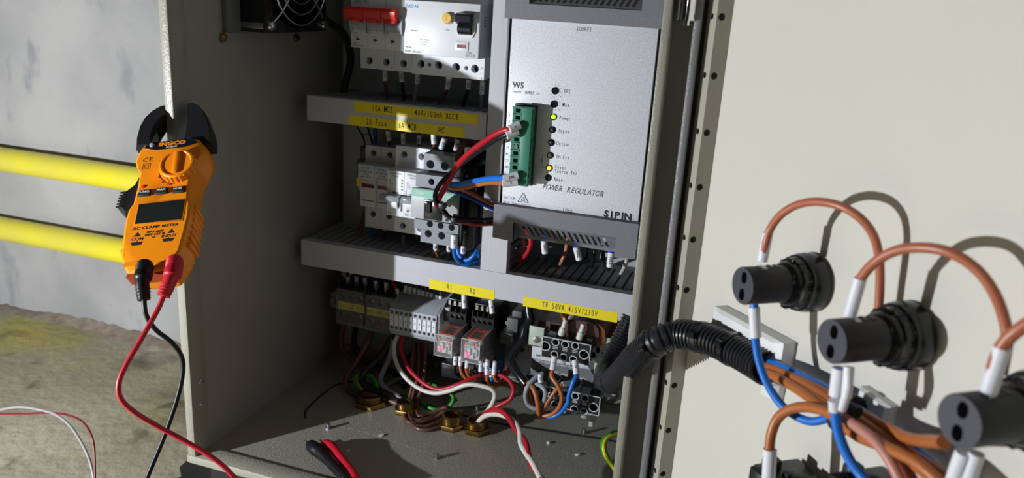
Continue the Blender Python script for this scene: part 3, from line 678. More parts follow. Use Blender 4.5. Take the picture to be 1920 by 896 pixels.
for k in range(3): m.tube([(x - 1.2 + k * 1.2, RY - .1, z + .6), (x - .8 + k * 1.2, RY - .1, z - .2), (x - 1.4 + k * 1.2, RY - .1, z - 1), (x - 1 + k * 1.2, RY - .1, z - 1.8)], .14, seg=5, n=3)
m.cyl((x - 1.8, RY - .1, z - 2.3), (x + 1.8, RY - .1, z - 2.3), .16, seg=6)
for i in range(3):
    pass
for a, b in (((1018, 290), (1025, 291)), ((1018, 290), (1015, 313)), ((1015, 313), (1022, 314))):
    p = at(*a, Y=RY - .08); q = at(*b, Y=RY - .08); m.cyl(p, q, .14, seg=5)
pt('OL', 1014, 301, 2.1)
for i, s in enumerate(('.', '%', '+', '-', 'EX', 'E1', 'NC', 'CO', 'NO', 'A')):
    pt(s, (955, 955, 955, 954, 952, 952, 951, 950, 950, 947)[i], (205, 216, 229, 242, 264, 276, 289, 301, 313, 325)[i], 2.1, sx=.7)
for (cx_, cy_) in ((1041, 170), (1039, 195)):
    x, z = lxz(cx_, cy_, RY)
    for k in range(11):
        a = PI * 1.42 - k * PI * 1.84 / 10 ; c, s_ = math.cos(a), math.sin(a)
        m.cyl((x + c * 3.9, RY - .05, z + s_ * 3.9), (x + c * 5.2, RY - .05, z + s_ * 5.2), .1, seg=4)
    m.cyl((x + 4.4, RY - .1, z - 4.0), (x + 4.4, RY - .02, z - 4.0), .45, seg=10)
m.build('lettering', mat('plate_print', (.05, .05, .06), .6), plate)
m = M(); x, z = lxz(1157, 404, RY)
m.text('SIPIN', front(x, z, RY - .06), 5.0, bold=.3, mono=4.1, sx=1.12); m.build('bold_logo_lettering', INK, plate)
m = M(); x, z = lxz(1183, 412, RY); m.text('®', front(x, z, RY - .06), 1.6); m.build('lettering', GINK, plate)
for (cx_, cy_) in ((1041, 170), (1039, 195)):
    x, z = lxz(cx_, cy_, RY); m = M(); m.lathe([(2.75, 0), (2.75, .5), (2.3, .5), (2.2, .1)], (x, RY, z), (0, -1, 0), 24); m.box(x - 1.6, x + 1.6, RY - .5, RY - .15, z - .25, z + .25); m.build('trimmer', BLACKG, t)
def led(cx_, cy_, col, em, nm='indicator_lamp'):
    x, z = lxz(cx_, cy_, RY)
    m = M(); m.lathe([(2.6, 0), (2.6, .35), (2.0, .35), (2.0, -.0)], (x, RY, z), (0, -1, 0), 24, False, False)
    m.lathe([(2.0, 0), (2.0, .1)], (x, RY, z), (0, -1, 0), 24)
    o = m.build(nm, BLACKG, t)
    m = M(); m.lathe([(1.75, 0), (1.75, .8), (1.3, 1.4), (.5, 1.7)], (x, RY, z), (0, -1, 0), 20); m.build('lens', mat('lens_%d' % cy_, col, .2, emit=(col, em) if em else None), o)
led(1038, 219, (.45, .95, .02), 1.2); led(1036, 243, (.03, .04, .04), 0); led(1034, 267, (.02, .02, .03), 0); led(1032, 291, (.10, .10, .05), 0); led(1030, 315, (1.0, .62, .02), .9)
m = M(); x, z = lxz(1028, 333, RY); m.lathe([(2.6, 0), (2.6, .4), (2.3, .4), (2.2, .1)], (x, RY, z), (0, -1, 0), 24); m.build('reset_button', BLACKG, t)
# green pluggable connector
gx0, gz1 = lxz(961, 200, RY - 12); gx1 = lxz(998, 205, RY - 12)[0]; gz0 = lxz(955, 346, RY - 12)[1]
gm = gx0 + (gx1 - gx0) * .50; n = 11; ph = (gz1 - gz0) / n
m = M()
hl = []
for k in range(n):
    zc = gz1 - ph * (k + .5); hl.append(rect(gx0 + 2.2, gm - 1.6, zc - 1.5, zc + 1.5))
m.holes(rect(gx0, gm, gz0, gz1), hl, fxz(RY - 10.5), 5)
m.prism(rect(gx0, gm, gz0, gz1), fxz(RY - 10.5), 0, 10.5, caps=False)
m.box(gm, gx1, RY - 12, RY, gz0, gz1, .5)
for k in range(n + 1): m.box(gx0, gm - .5, RY - 11.5, RY - 10.4, gz1 - ph * k - .35, gz1 - ph * k + .35)
for k in range(n): m.box(gx1 - 2.4, gx1 + .6, RY - 10.5, RY - 7.5, gz1 - ph * (k + .8), gz1 - ph * (k + .25))
gc = m.build('green_connector', GREEN, t); gc['label'] = 'green pluggable terminal connector'
m = M()
for k in (5,):
    zc = gz1 - ph * (k + .5); m.lathe([(1.5, 0), (1.5, .8)], (gx0 + 4, RY - 10.2, zc), (0, -1, 0), 12)
m.build('terminal_screw', STEEL, gc)
m = M(); m.box(gx0 - 1, gx1 + .8, RY - 3, RY - .01, gz0 - 1, gz1 + 1.5, .3); m.build('socket', mat('dark_green_socket', (.015, .05, .04), .5), gc)
# ================================================================ LOWER ROW
# --- heavy terminal blocks under clear covers
BY = 690.
BLK = mat('terminal_black', (.02, .021, .024), .3, noise=.3, nscale=300)
SILV = mat('tinned_metal', (.55, .56, .58), .22, 1)
def big_block(px, words, lab):
    a = at(*px, Y=BY); x0 = a.x; x1 = x0 + 31; z1 = a.z; z0 = z1 - 37
    t = thing('terminal_block', lab, 'terminal block', ((x0 + x1) / 2, PY, z0), 'three-way terminal blocks with yellow strips')
    m = M(); xs = [x0 + 5 + 10.3 * k for k in range(3)]
    hs = [circ(x, z, 3.4, 8) for x in xs for z in (z1 - 8, z1 - 29)]
    m.holes(rect(x0, x1, z0, z1), hs, fxz(BY), 8); m.prism(rect(x0, x1, z0, z1), fxz(BY), 0, PY - 8 - BY, caps=False)
    for x in (x0, x0 + 10.1, x0 + 20.5, x1 - .8): m.box(x, x + .8, BY + 2, PY - 8, z1, z1 + 6)
    m.build('body', BLK, t)
    m = M()
    for x in xs:
        for z in (z1 - 8, z1 - 29): m.lathe([(2.6, 0), (2.6, 2.5)], (x, BY + 7.5, z), (0, -1, 0), 6)
    m.build('terminal_screw', DSTEEL, t)
    m = M(); m.box(x0 + .4, x1 - .4, BY - .4, BY - .05, z1 - 22.5, z1 - 14); lb = m.build('label', YLAB, t)
    m = M()
    for x, s in zip(xs, words): m.text(s, front(x, z1 - 18.4, BY - .45), 4.2, mono=2.9, sx=.75, bold=.04)
    m.build('lettering', INK, lb)
    m = M(); m.box(x0 - .5, x1 + .3, BY - 4.2, BY - 3.4, z0 - 1, z1 + 1); m.box(x0 - .5, x1 + .3, BY - 3.4, BY + 4, z1 + .3, z1 + 1); m.box(x0 - .5, x1 + .3, BY - 3.4, BY + 2, z0 - 1, z0 - .3)
    m.build('clear_cover', GLASS, t)
    return x1
xe = big_block((634, 540), ('L1', 'L2', 'L3'), 'black terminal block marked L1 L2 L3 under a clear cover')
big_block((688, 551), ('HA1', 'HA2', 'HA3'), 'black terminal block marked HA1 HA2 under a clear cover')
t = thing('end_stop', 'small pale end stop at the left end of the lower rail', 'end stop', (-418, PY, -320), 'rail end stops')
a = at(626, 562, Y=712); m = M(); m.box(a.x - 4, a.x + 4, 712, PY - 6, a.z - 9, a.z + 8, .8); m.box(a.x - 3, a.x + 3, 709, 713, a.z - 4, a.z + 3, .5); m.build('clamp_body', mat('pale_olive_plastic', (.28, .28, .26), .5), t)
# --- ten spring terminals
SY = 672.
a = at(731, 577, Y=SY); sx0 = a.x; sz1 = a.z; sz0 = at(731, 618, Y=SY).z; pw = 5.08
def spring(k, ch, words):
    x0 = sx0 + k * pw; x1 = x0 + pw - .12
    t = thing('rail_terminal', words, 'terminal', (x0 + pw / 2, PY, sz0 - 8), 'row of ten grey rail terminals')
    m = M(); prof = [(SY, sz0), (SY + 3, sz0 - 5), (SY + 20, sz0 - 12), (PY - 8, sz0 - 12), (PY - 8, sz1 + 14), (SY + 20, sz1 + 9), (SY + 9, sz1 + 5), (SY, sz1)]
    m.prism(prof, lambda u, v, w: (w, u, v), x0, x1, skip=(7,))
    xc = (x0 + x1) / 2
    m.holes(rect(x0, x1, sz0, sz1), [circ(xc, sz1 - 3.6, 1.7, 14), circ(xc, sz0 + 3.2, 1.7, 14)], fxz(SY), 6)
    m.build('body', LGREY, t)
    m = M(); m.box(x0 + .6, x1 - .6, SY - .8, SY + .1, sz0 + 6.0, sz1 - 6.0); tg = m.build('marker', WHITE, t)
    m = M(); m.text(ch, front(xc, (sz0 + sz1) / 2, SY - .85), 2.2, bold=.05); m.build('lettering', INK, tg)
for k, ch in enumerate('+-12345678'):
    spring(k, ch, 'grey rail terminal whose white marker reads %s' % {'+': 'plus', '-': 'minus'}.get(ch, ch))
t = thing('terminal_end_plate', 'grey end plate closing the right end of the row of ten terminals', 'end plate', (sx0 + 10.3 * pw, PY, sz0 - 8))
m = M(); x0 = sx0 + 10 * pw
m.prism([(SY + 2, sz0 + 1), (SY + 20, sz0 - 12), (PY - 8, sz0 - 12), (PY - 8, sz1 + 16), (SY + 22, sz1 + 11), (SY + 2, sz1 + 1)], lambda u, v, w: (w, u, v), x0, x0 + 2); m.build('plate', LGREY, t)
m = M(); m.box(x0 + 2.2, x0 + 8.5, SY + 12, PY - 8, sz0 - 2, sz1 + 6, .8); m.build('spacer', mat('cream_plastic', (.45, .46, .45), .5), t)

# --- relay sockets and relays
RYs = 683.
def socket(pxs, lab):
    (xa, ya), xw = pxs; a = at(xa, ya, Y=RYs); x0 = a.x; x1 = x0 + 23.3; zt = a.z; zb = zt - 11
    t = thing('relay_socket', lab, 'relay socket', ((x0 + x1) / 2, PY, zt - 70), 'black relay sockets')
    m = M(); xs = [x0 + 3.4 + 5.5 * k for k in range(4)]
    m.holes(rect(x0, x1, zb, zt), [circ(x, zt - 4.3, 2.2, 14) for x in xs], fxz(RYs), 5); m.prism(rect(x0, x1, zb, zt), fxz(RYs), 0, PY - 8 - RYs, caps=False)
    m.box(x0, x1, RYs + 9, PY - 8, zt, zt + 10, .5)
    for k in range(5): m.box(x0 + k * 5.6, x0 + k * 5.6 + .8, RYs + 1, RYs + 30, zt, zt + 4)
    m.box(x0, x1, RYs + 8, PY - 8, zb - 46, zb, .5)
    m.box(x0, x1, RYs - 2, PY - 8, zb - 60, zb - 45, .8)
    m.build('body', BLK, t)
    m = M()
    for x in xs: m.lathe([(1.8, 0), (1.8, 1.2)], (x, RYs + 4.2, zt - 4.3), (0, -1, 0), 14)
    for x in xs: m.box(x - 1.2, x + 1.2, RYs + 5, RYs + 8, zt + 5, zt + 9.6)
    m.build('terminal_screw', SILV, t)
    return x0, x1, zt
s1 = socket(((833, 582), 0), 'left black relay socket, behind the clear relay nearer the grey terminals')
s2 = socket(((884, 592), 0), 'right black relay socket, behind the clear relay nearer the transformer')
def relay(pxf, lab):
    RF = 650.; a = at(*pxf[0], Y=RF); b = at(*pxf[1], Y=RF); x0, x1 = a.x, b.x; z1 = (a.z + b.z) / 2; z0 = at(*pxf[2], Y=RF).z; RB = 687.
    t = thing('relay', lab, 'relay', ((x0 + x1) / 2, RB, z0), 'plug-in relays with clear cases')
    w = .7; m = M()
    m.box(x0, x1, RF, RF + w, z0, z1); m.box(x0, x0 + w, RF + w, RB, z0, z1); m.box(x1 - w, x1, RF + w, RB, z0, z1); m.box(x0 + w, x1 - w, RF + w, RB, z1 - w, z1); m.box(x0 + w, x1 - w, RF + w, RB, z0, z0 + w)
    m.build('clear_case', mat('clear_relay_case', (.9, .9, .92), .04, alpha=.07), t)
    m = M(); r = .32
    c = [(x, y, z) for x in (x0, x1) for y in (RF, RB) for z in (z0, z1)]
    for i, j in ((0, 1), (4, 5), (0, 4), (1, 5), (1, 3), (5, 7), (3, 7), (4, 6), (0, 2)): m.cyl(c[i], c[j], r, seg=6)
    m.build('case_edge', mat('frosted_edge', (.66, .66, .68), .25), t)
    m = M(); m.box(x0 + 2.0, x1 - 2.0, RF + 12, RB, z0 + 2, z1 - 3, .6); m.build('coil_block', mat('relay_inside', (.34, .34, .35), .35, noise=.7, nscale=350), t)
    m = M(); zz = z1 - 1.6
    m.box(x0 + 2, x1 - 2, RF + 8, RF + 11, zz - 1, zz); m.box(x0 + 2, x1 - 2, RF + 27, RF + 31, zz - 1, zz); m.box(x0 + 2, x0 + 5, RF + 11, RF + 27, zz - 1, zz); m.box(x1 - 5, x1 - 2, RF + 11, RF + 27, zz - 1, zz)
    m.box(x0 + 3, x0 + 5.5, RF + 1.4, RF + 2, z1 - 6, z1 - 3.6); m.box(x1 - 5.5, x1 - 3, RF + 1.4, RF + 2, z1 - 6, z1 - 3.6)
    m.build('red_frame', mat('orange_red_plastic', (.80, .08, .03), .35), t)
    m = M(); m.box(x0 + 1.6, x1 - 1.6, RF + 4, RF + 5, z0 + 2, z1 - 7.5); 
    for k in range(4): m.box(x0 + 3 + k * 3.3, x0 + 5 + k * 3.3, RF + 2.5, RF + 4, z0 + 3 + (k % 2) * 3, z0 + 9 + (k % 2) * 4, .3)
    m.cyl((x0 + 6, RF + 3, z0 + 14), (x0 + 12, RF + 3, z0 + 15), .9, seg=8)
    m.build('contact_frame', mat('relay_grey', (.62, .62, .63), .3, noise=.5, nscale=400), t)
    m = M(); m.text('OMRON', front((x0 + x1) / 2, z1 - 9.3, RF + 2.2), 1.9); m.build('lettering', GINK, t)
    m = M(); m.lathe([(1.9, 0), (1.9, 1.6), (1.3, 2.6), (.4, 3)], (x0 + 4.6, RF + 4.2, z0 + 6.6), (0, -1, 0), 16); m.build('lit_lamp', mat('pink_lit_lamp', (1.0, .02, .12), .3, emit=((1, .02, .13), 3)), t)
relay(((815, 624), (848, 634), (848, 672)), 'left clear relay with a lit pink lamp and red frame')
relay(((866, 632), (900, 643), (900, 684)), 'right clear relay with a lit pink lamp and red frame')
# end bracket
t = thing('end_stop', 'tall dark grey end stop right of the relays', 'end stop', (-222, PY, -345), 'rail end stops')
a = at(938, 623, Y=688); b = at(962, 650, Y=688)
m = M(); m.box(a.x, b.x - 1, 688, PY - 8, b.z + .5, a.z, 1.2); m.box(a.x + 4, b.x + 1.5, 694, PY - 8, a.z - 2, a.z + 14, 1); m.box(a.x + 7, b.x + 3, 700, PY - 8, a.z + 8, a.z + 20, 1); m.box(a.x + 2, b.x - 4, 687, 689, b.z + 5, b.z + 7)
m.build('clamp_body', mat('dark_grey_end_stop', (.11, .12, .12), .5), t)
m = M(); p = at(951, 605, Y=694); m.lathe([(2, 0), (2, .8)], (p.x, 694.2, p.z), (0, -1, 0), 14); m.build('screw', DSTEEL, t)

# ================================================================ TRANSFORMER
t = thing('transformer', 'copper-wound transformer with a printed silver plate and terminal strips', 'transformer', (-150, PY, -380))
m = M()
for k in range(26): m.box(-192, -108, 703 + k * 1.1, 704 + k * 1.1, -352, -300)
m.build('laminated_core', mat('rusty_core', (.16, .10, .08), .5, .3, noise=.4, nscale=120), t)
m = M(); c0 = at(1098, 612, Y=690)
def ell(rx, rz, n=20): return [(c0.x + rx * math.copysign(abs(math.cos(2 * PI * i / n)) ** .6, math.cos(2 * PI * i / n)), c0.z - 4 + rz * math.copysign(abs(math.sin(2 * PI * i / n)) ** .8, math.sin(2 * PI * i / n))) for i in range(n)]
m.prism(ell(21, 13), fxz(682), 0, 42)
m.build('copper_winding', mat('copper_winding', (.33, .115, .045), .35, .5, noise=.3, nscale=60), t)
m = M(); m.prism(ell(15.5, 13.4), fxz(679.5), 0, 40); m.build('brown_tape', mat('brown_tape', (.09, .05, .05), .25), t)
m = M(); p = at(1056, 592, Y=682); m.tube([(p.x - 1, 690, p.z), (p.x, 680, p.z + 1), (p.x + 4, 676, p.z - 1), (p.x + 2, 678, p.z - 7)], 2.6, seg=8); m.build('copper_lug', COPPER, t)
PG = mat('pale_green_bracket', (.42, .50, .42), .4)
a = at(993, 610, Y=684); b = at(1147, 637, Y=684); zl = at(993, 646, Y=684).z
m = M(); m.box(a.x, a.x + 20, 684, 685.2, zl, a.z, .3); m.build('bracket_tab', PG, t)
m = M(); m.box(b.x - 20, b.x, 684, 685.2, b.z - 16, b.z + 1, .3); m.box(b.x - 14, b.x - 10, 684, 720, -392, b.z - 10, .3) ; m.build('bracket_tab', PG, t)
p = at(1006, 636, Y=684); pan_screw(t, (p.x, 684, p.z), (0, -1, 0), 3.6, 2)
p = at(1130, 661, Y=684); m = M(); m.lathe([(2.2, 0), (2.2, .6), (1.2, .6), (1.2, 0)], (p.x, 684, p.z), (0, -1, 0), 16); m.build('eyelet', DSTEEL, t)
a = at(998, 652, Y=688); b = at(1140, 690, Y=688); zc0 = at(998, 694, Y=688).z - 8
m = M(); m.box(a.x, b.x, 688, 689, zc0, a.z + 2); pl = m.build('rating_plate', mat('rating_plate_white', (.62, .66, .70), .35), t)
m = M(); m.box(a.x + .3, b.x - .3, 687.8, 688, at(998, 706, Y=688).z, at(998, 671, Y=688).z); m.build('dark_band', mat('plate_grey_band', (.16, .17, .18), .4), pl)
m = M()
def tx(s, px, py, size, Y=687.7, **k): p = at(px, py, Y=Y); m.text(s, front(p.x, p.z, Y), size, **k)
tx('50VA', 1011, 667, 2.2)

m.build('lettering', INK, pl)
m = M()
tx('PRI', 1006, 673, 2.2); tx('380V/400V/415V', 1026, 680, 2.6); tx('440V+0.11A', 1066, 688, 2.4); tx('SEC 230V 0.22A', 1097, 690, 2.0); tx('F(130°C)', 1118, 699, 1.9)
tx('0V', 1020, 693, 3); tx('380V', 1038, 697, 3); tx('400V', 1059, 703, 3); tx('440V', 1091, 710, 3)
m.build('white_lettering', WHITE, pl)
def clear_strip(TL, TRx, zbpx, wells, bigs, Y, posts):
    a = at(*TL, Y=Y); x0 = a.x; x1 = at(*TRx, Y=Y).x; z1 = a.z; z0 = at(*zbpx, Y=Y).z
    m = M(); hs = []
    for (px, py) in wells: p = at(px, py, Y=Y); hs.append((p.x, p.z, 3.1))
    for (px, py) in bigs: p = at(px, py, Y=Y); hs.append((p.x, p.z, 4.1))
    m.holes(rect(x0, x1, z0, z1), [circ(x, z, r, 18) for x, z, r in hs], fxz(Y), 9); m.prism(rect(x0, x1, z0, z1), fxz(Y), 0, 15, caps=False)
    n = len(wells) // 2 + 1
    for k in range(n + 1): xx = x0 + (x1 - x0) * k / n; m.box(xx - .5, xx + .5, Y + 4, Y + 15, z1, z1 + 5)
    s = m.build('terminal_strip', BLKG, t)
    m = M()
    for x, z, r in hs: m.lathe([(r - .1, 0), (r + .7, 0), (r + .7, 1.0), (r - .1, 1.0), (r - .1, 0)], (x, Y, z), (0, -1, 0), 20, False, False)
    for x, z, r in hs[:len(wells)]: m.box(x - 2.4, x + 2.4, Y - .6, Y, z - r - 2.4, z - r - 1.6); m.box(x - 2.4, x + 2.4, Y - .6, Y, z - r - 3.8, z - r - 3.2)
    for (xx0, xx1, zz) in ((x0, x1, z1), (x0, x1, z0)): m.box(xx0, xx1, Y - .7, Y + .2, zz - .4, zz + .4)
    for xx in (x0, x1): m.box(xx - .4, xx + .4, Y - .7, Y + .2, z0, z1)
    m.build('rim_highlight', mat('rim_highlight', (.55, .57, .60), .12, coat=.6), s)  # opaque pale rims: edge highlights of the clear plastic painted in
    m = M()
    for x, z, r in hs[:len(wells)]: m.lathe([(2.5, 0), (2.5, 1), (1.6, 1.8)], (x, Y + 8.5, z), (0, -1, 0), 12)
    m.build('terminal_screw', CHROME, s)
BLKG = mat('glossy_terminal_black', (.02, .022, .026), .12, coat=.5)
clear_strip((1018, 630), (1108, 645), (1012, 667), [(1042, 641), (1060, 645), (1079, 648), (1040, 664), (1057, 669), (1075, 673)], [(1023, 648), (1095, 664)], 670, 0)
clear_strip((985, 716), (1126, 742), (986, 750), [(1008, 727), (1026, 731), (1043, 735), (1060, 738), (1079, 742), (1097, 746), (1005, 750), (1022, 754), (1040, 758), (1057, 762), (1077, 766), (1095, 771)], [(1113, 763)], 664, 0)
LUG = mat('pale_translucent_sleeve', (.58, .60, .55), .35)
for (pa, pb, r) in (((1061, 600), (1052, 628), 3.0), ((1094, 608), (1086, 636), 2.9)):
    m = M(); m.tube([at(*pa, Y=674), at((pa[0] + pb[0]) / 2, (pa[1] + pb[1]) / 2, Y=672), at(*pb, Y=671)], lambda f, r=r: r * (.8 + .3 * (f > .5)), seg=12); m.build('pale_sleeve', LUG, t)
# power supply block seen dimly behind the brown wires
t = thing('earth_bar', 'dim earth bar with screws low on the mounting plate behind the brown wires', 'earth bar', (-318, PY, -352))
a = at(762, 668, Y=722); m = M(); m.box(a.x, a.x + 62, 722, PY - .3, a.z - 8, a.z + 2, .5); m.build('bar', mat('tarnished_bar', (.12, .11, .10), .5, .6), t)
for k in range(6): pan_screw(t, (a.x + 5 + 10 * k, 722, a.z - 3), (0, -1, 0), 2.6, 1.6, DSTEEL)

# ================================================================ CABLE GLANDS
def gland(px, py, r, lab, Z=ZB):
    c = at(px, py, Z=Z); t = thing('cable_gland', lab, 'cable gland', (c.x, c.y, Z), 'brass cable glands in the cabinet floor')
    m = M(); m.lathe([(r * 1.30, 0), (r * 1.36, .8), (r * 1.36, 4.2), (r * 1.28, 5)], c, (0, 0, 1), 6); m.build('hex_nut', BRASS, t)
    prof = [(r, 5)]
    for k in range(4): prof += [(r * 1.03, 5.4 + k * 1.5), (r * .95, 6.1 + k * 1.5)]
    prof += [(r * .96, 11.5), (r * .80, 11.5), (r * .78, 2)]
    m = M(); m.lathe(prof, c, (0, 0, 1), 28, False, True); m.build('threaded_collar', BRASS, t)
    return c
g1 = gland(694, 757, 12.2, 'leftmost brass cable gland, under the brown and green wires')
g2 = gland(759, 772, 8.0, 'small brass cable gland behind the brown coil, taking the black and grey cables')
g4 = gland(893, 807, 10.0, 'brass cable gland holding the red and white wires')
c = at(846, 800, Z=ZB)
t = thing('cable_gland', 'dull brass cable gland at the right end of the brown wire coil', 'cable gland', (c.x, c.y, ZB), 'brass cable glands in the cabinet floor')
m = M(); m.lathe([(12, 0), (12.4, .8), (12.4, 4.2), (11.8, 5)], c, (0, 0, 1), 6); m.build('hex_nut', BRASS, t)
m = M(); prof = [(9.5, 5)]
for k in range(5): prof += [(9.8, 5.4 + k * 1.6), (9.0, 6.2 + k * 1.6)]
prof += [(9.2, 13.5), (7.4, 13.5), (7.2, 2)]
m.lathe(prof, c, (0, 0, 1), 28, False, True); m.build('threaded_collar', BRASS, t)

# ================================================================ FAN
fx, fy0, fy1, fz0 = -408., 580., 674., -40.; fz1 = fz0 + 94; fc = ((fy0 + fy1) / 2, (fz0 + fz1) / 2)
t = thing('ventilation_fan', 'square black ventilation fan with a wire guard on the cabinet wall', 'fan', (XL, fc[0], fz0))
m = M()
sq = [(fy0 + 2, fz0), (fy1 - 2, fz0), (fy1, fz0 + 2), (fy1, fz1 - 2), (fy1 - 2, fz1), (fy0 + 2, fz1), (fy0, fz1 - 2), (fy0, fz0 + 2)]
m.holes(sq, [circ(fc[0], fc[1], 44, 40)], lambda u, v, w: (fx - w, u, v), 24)
m.prism(sq, lambda u, v, w: (fx - w, u, v), 0, 26, caps=False)
m.build('housing', BLACKG, t)
m = M(); m.cyl((fx - 22, fc[0], fc[1]), (fx - 4, fc[0], fc[1]), 18, seg=28)
for k in range(7):
    a = 2 * PI * k / 7; pts = []
    for r in (17, 26, 34, 42): pts.append((r, a + .010 * (r - 17)))
    f = []; g = []
    for r, aa in pts:
        f.append(m.v((fx - 6, fc[0] + r * math.cos(aa), fc[1] + r * math.sin(aa)))); g.append(m.v((fx - 20, fc[0] + r * math.cos(aa + .5), fc[1] + r * math.sin(aa + .5))))
    for i in range(3): m.bm.faces.new((f[i], f[i + 1], g[i + 1], g[i]))
m.build('rotor', BLACKG, t)
m = M()
for r in (14, 23, 32, 41): m.tube([(fx + 4.5, fc[0] + r * math.cos(a), fc[1] + r * math.sin(a)) for a in [2 * PI * i / 48 for i in range(48)]], .8, seg=6, smooth=False, closed=True)
for k in range(4):
    a = PI / 4 + k * PI / 2; c_, s_ = math.cos(a), math.sin(a)
    m.tube([(fx + 4.6, fc[0] + 5 * c_, fc[1] + 5 * s_), (fx + 4.6, fc[0] + 38 * c_, fc[1] + 38 * s_), (fx + 3.8, fc[0] + 46 * c_, fc[1] + 46 * s_), (fx + 1.2, fc[0] + 57 * c_, fc[1] + 57 * s_)], 1.0, seg=6, n=4)
gd = m.build('wire_guard', STEEL, t)
for k in range(4):
    a = PI / 4 + k * PI / 2; pan_screw(t, (fx, fc[0] + 58 * math.cos(a), fc[1] + 58 * math.sin(a)), (1, 0, 0), 4.0, 4.0)
m = M(); a = at(418, 60, X=XL + 2); m.box(XL + 1.5, XL + 7, a.y, fy0 - .5, fz0 - 1, fz1 + 5, .8); m.box(XL + 1.5, XL + 12, a.y + 2, a.y + 10, -8, 22, .8); m.build('filter_frame', mat('grey_filter_frame', (.14, .15, .15), .5), t)
m = M(); m.box(-436, -410, fy0 - .6, fy0, fz0 + 3, fz0 + 8, .3); m.build('metal_strip', DSTEEL, t)
# ================================================================ WIRES INSIDE THE CABINET
def pts3(pts):
    out = []
    for p in pts:
        out.append(at(p[0], p[1], Y=p[2]) if len(p) == 3 else (at(p[0], p[1], Z=p[3]) if p[2] is None else at(p[0], p[1], X=p[3])))
    return out
def sleeve(parent, a, b, r=2.0, txt=None, size=2.4, name='marker_sleeve', ma=None):
    """white numbered sleeve from a to b (scene mm)"""
    a = Vector(a); b = Vector(b); m = M(); m.tube([a, a.lerp(b, .5), b], r, seg=14, smooth=False)
    s = m.build(name, ma or WSLV, parent)
    if txt:
        d = (b - a).normalized(); c = a.lerp(b, .5); v = (-c).normalized(); n = (v - d * v.dot(d)).normalized()
        x = d; z = n; y = z.cross(x)
        T = Matrix.Identity(4)
        for i in range(3): T[i][0] = x[i]; T[i][1] = y[i]; T[i][2] = z[i]; T[i][3] = (c + n * (r + .05))[i]
        m = M(); m.text(txt, T, min(size, r * 1.5), bold=.04); m.build('lettering', INK, s)
    return s
def wire(label, color, pts, r=1.5, group=None, tags=(), seg=10, name='wire', cat='wire', n=8, ma=None, stripe=False):
    P = pts3(pts)
    for i, q in enumerate(P):
        if q.z < ZB + r + .6 and q.y > YF + 22 and len(pts[i]) == 3: P[i] = at(pts[i][0], pts[i][1], Z=ZB + r + .6)
    m = M(); m.tube(P, r, seg=seg, n=n)
    o = m.build(name, ma or WR[color], smooth=60); tag(o, label, cat, group)
    if stripe:
        C_ = catmull(P, n); m = M(); Q = []
        for i, p in enumerate(C_):
            a = C_[max(0, i - 1)]; b = C_[min(len(C_) - 1, i + 1)]; d = (b - a).normalized(); u = d.orthogonal().normalized() if i == 0 else (u - d * u.dot(d)).normalized()
            w = d.cross(u); ang = i * .05 + 2.2; Q.append(p + (u * math.cos(ang) + w * math.sin(ang)) * r * .55)
        m.tube(Q, r * .58, seg=8, smooth=False); m.build('yellow_stripe', YLAB, o)
    for tg in tags: sleeve(o, at(tg[0], tg[1], Y=tg[2]), at(tg[3], tg[4], Y=tg[5]), tg[6] if len(tg) > 6 else 2.0, tg[7] if len(tg) > 7 else None)
    return o
# under the top breakers
G = 'numbered wires under the top breakers'
for (x0, y0, x1, y1, col, txt, w, xt, yt) in ((722, 132, 722, 152, 'dbrown', '1L1', 'brown wire tagged 1L under the red-handled breaker, leftmost of its row', 727, 192), (752, 134, 754, 154, 'black', '1L2', 'black wire tagged 1L under the red-handled breaker', 758, 196),
        (784, 138, 782, 157, 'grey', '1L3', 'grey wire tagged 1L under the left side of the residual current breaker', 775, 196), (842, 146, 838, 168, 'dbrown', '2L1', 'brown wire tagged 2L under the residual current breaker', 820, 204),
        (879, 150, 877, 168, 'black', '2L2', 'black wire tagged 2L under the residual current breaker', 866, 206), (905, 152, 903, 177, 'grey', '2L3', 'grey wire tagged 2L3 at the right end of the residual current breaker', 901, 212)):
    wire(w, col, [(x0, y0 - 8, 690), (x0, y0, 689), (x1, y1, 688), ((x1 * 2 + xt) / 3, (y1 * 2 + yt) / 3, 689), (xt, yt, 694)], 1.7, G, [(x0, y0, 689, x1, y1, 688, 2.4, txt)])
# fan cable
wire('thick black cable curving down from the fan to the trunking', 'black', [(600, 30, 668), (622, 45, 690), (645, 65, 705), (656, 95, 712), (656, 125, 712), (648, 155, 708), (643, 185, 704)], 3.6, name='fan_cable', cat='cable', ma=BLACKR)
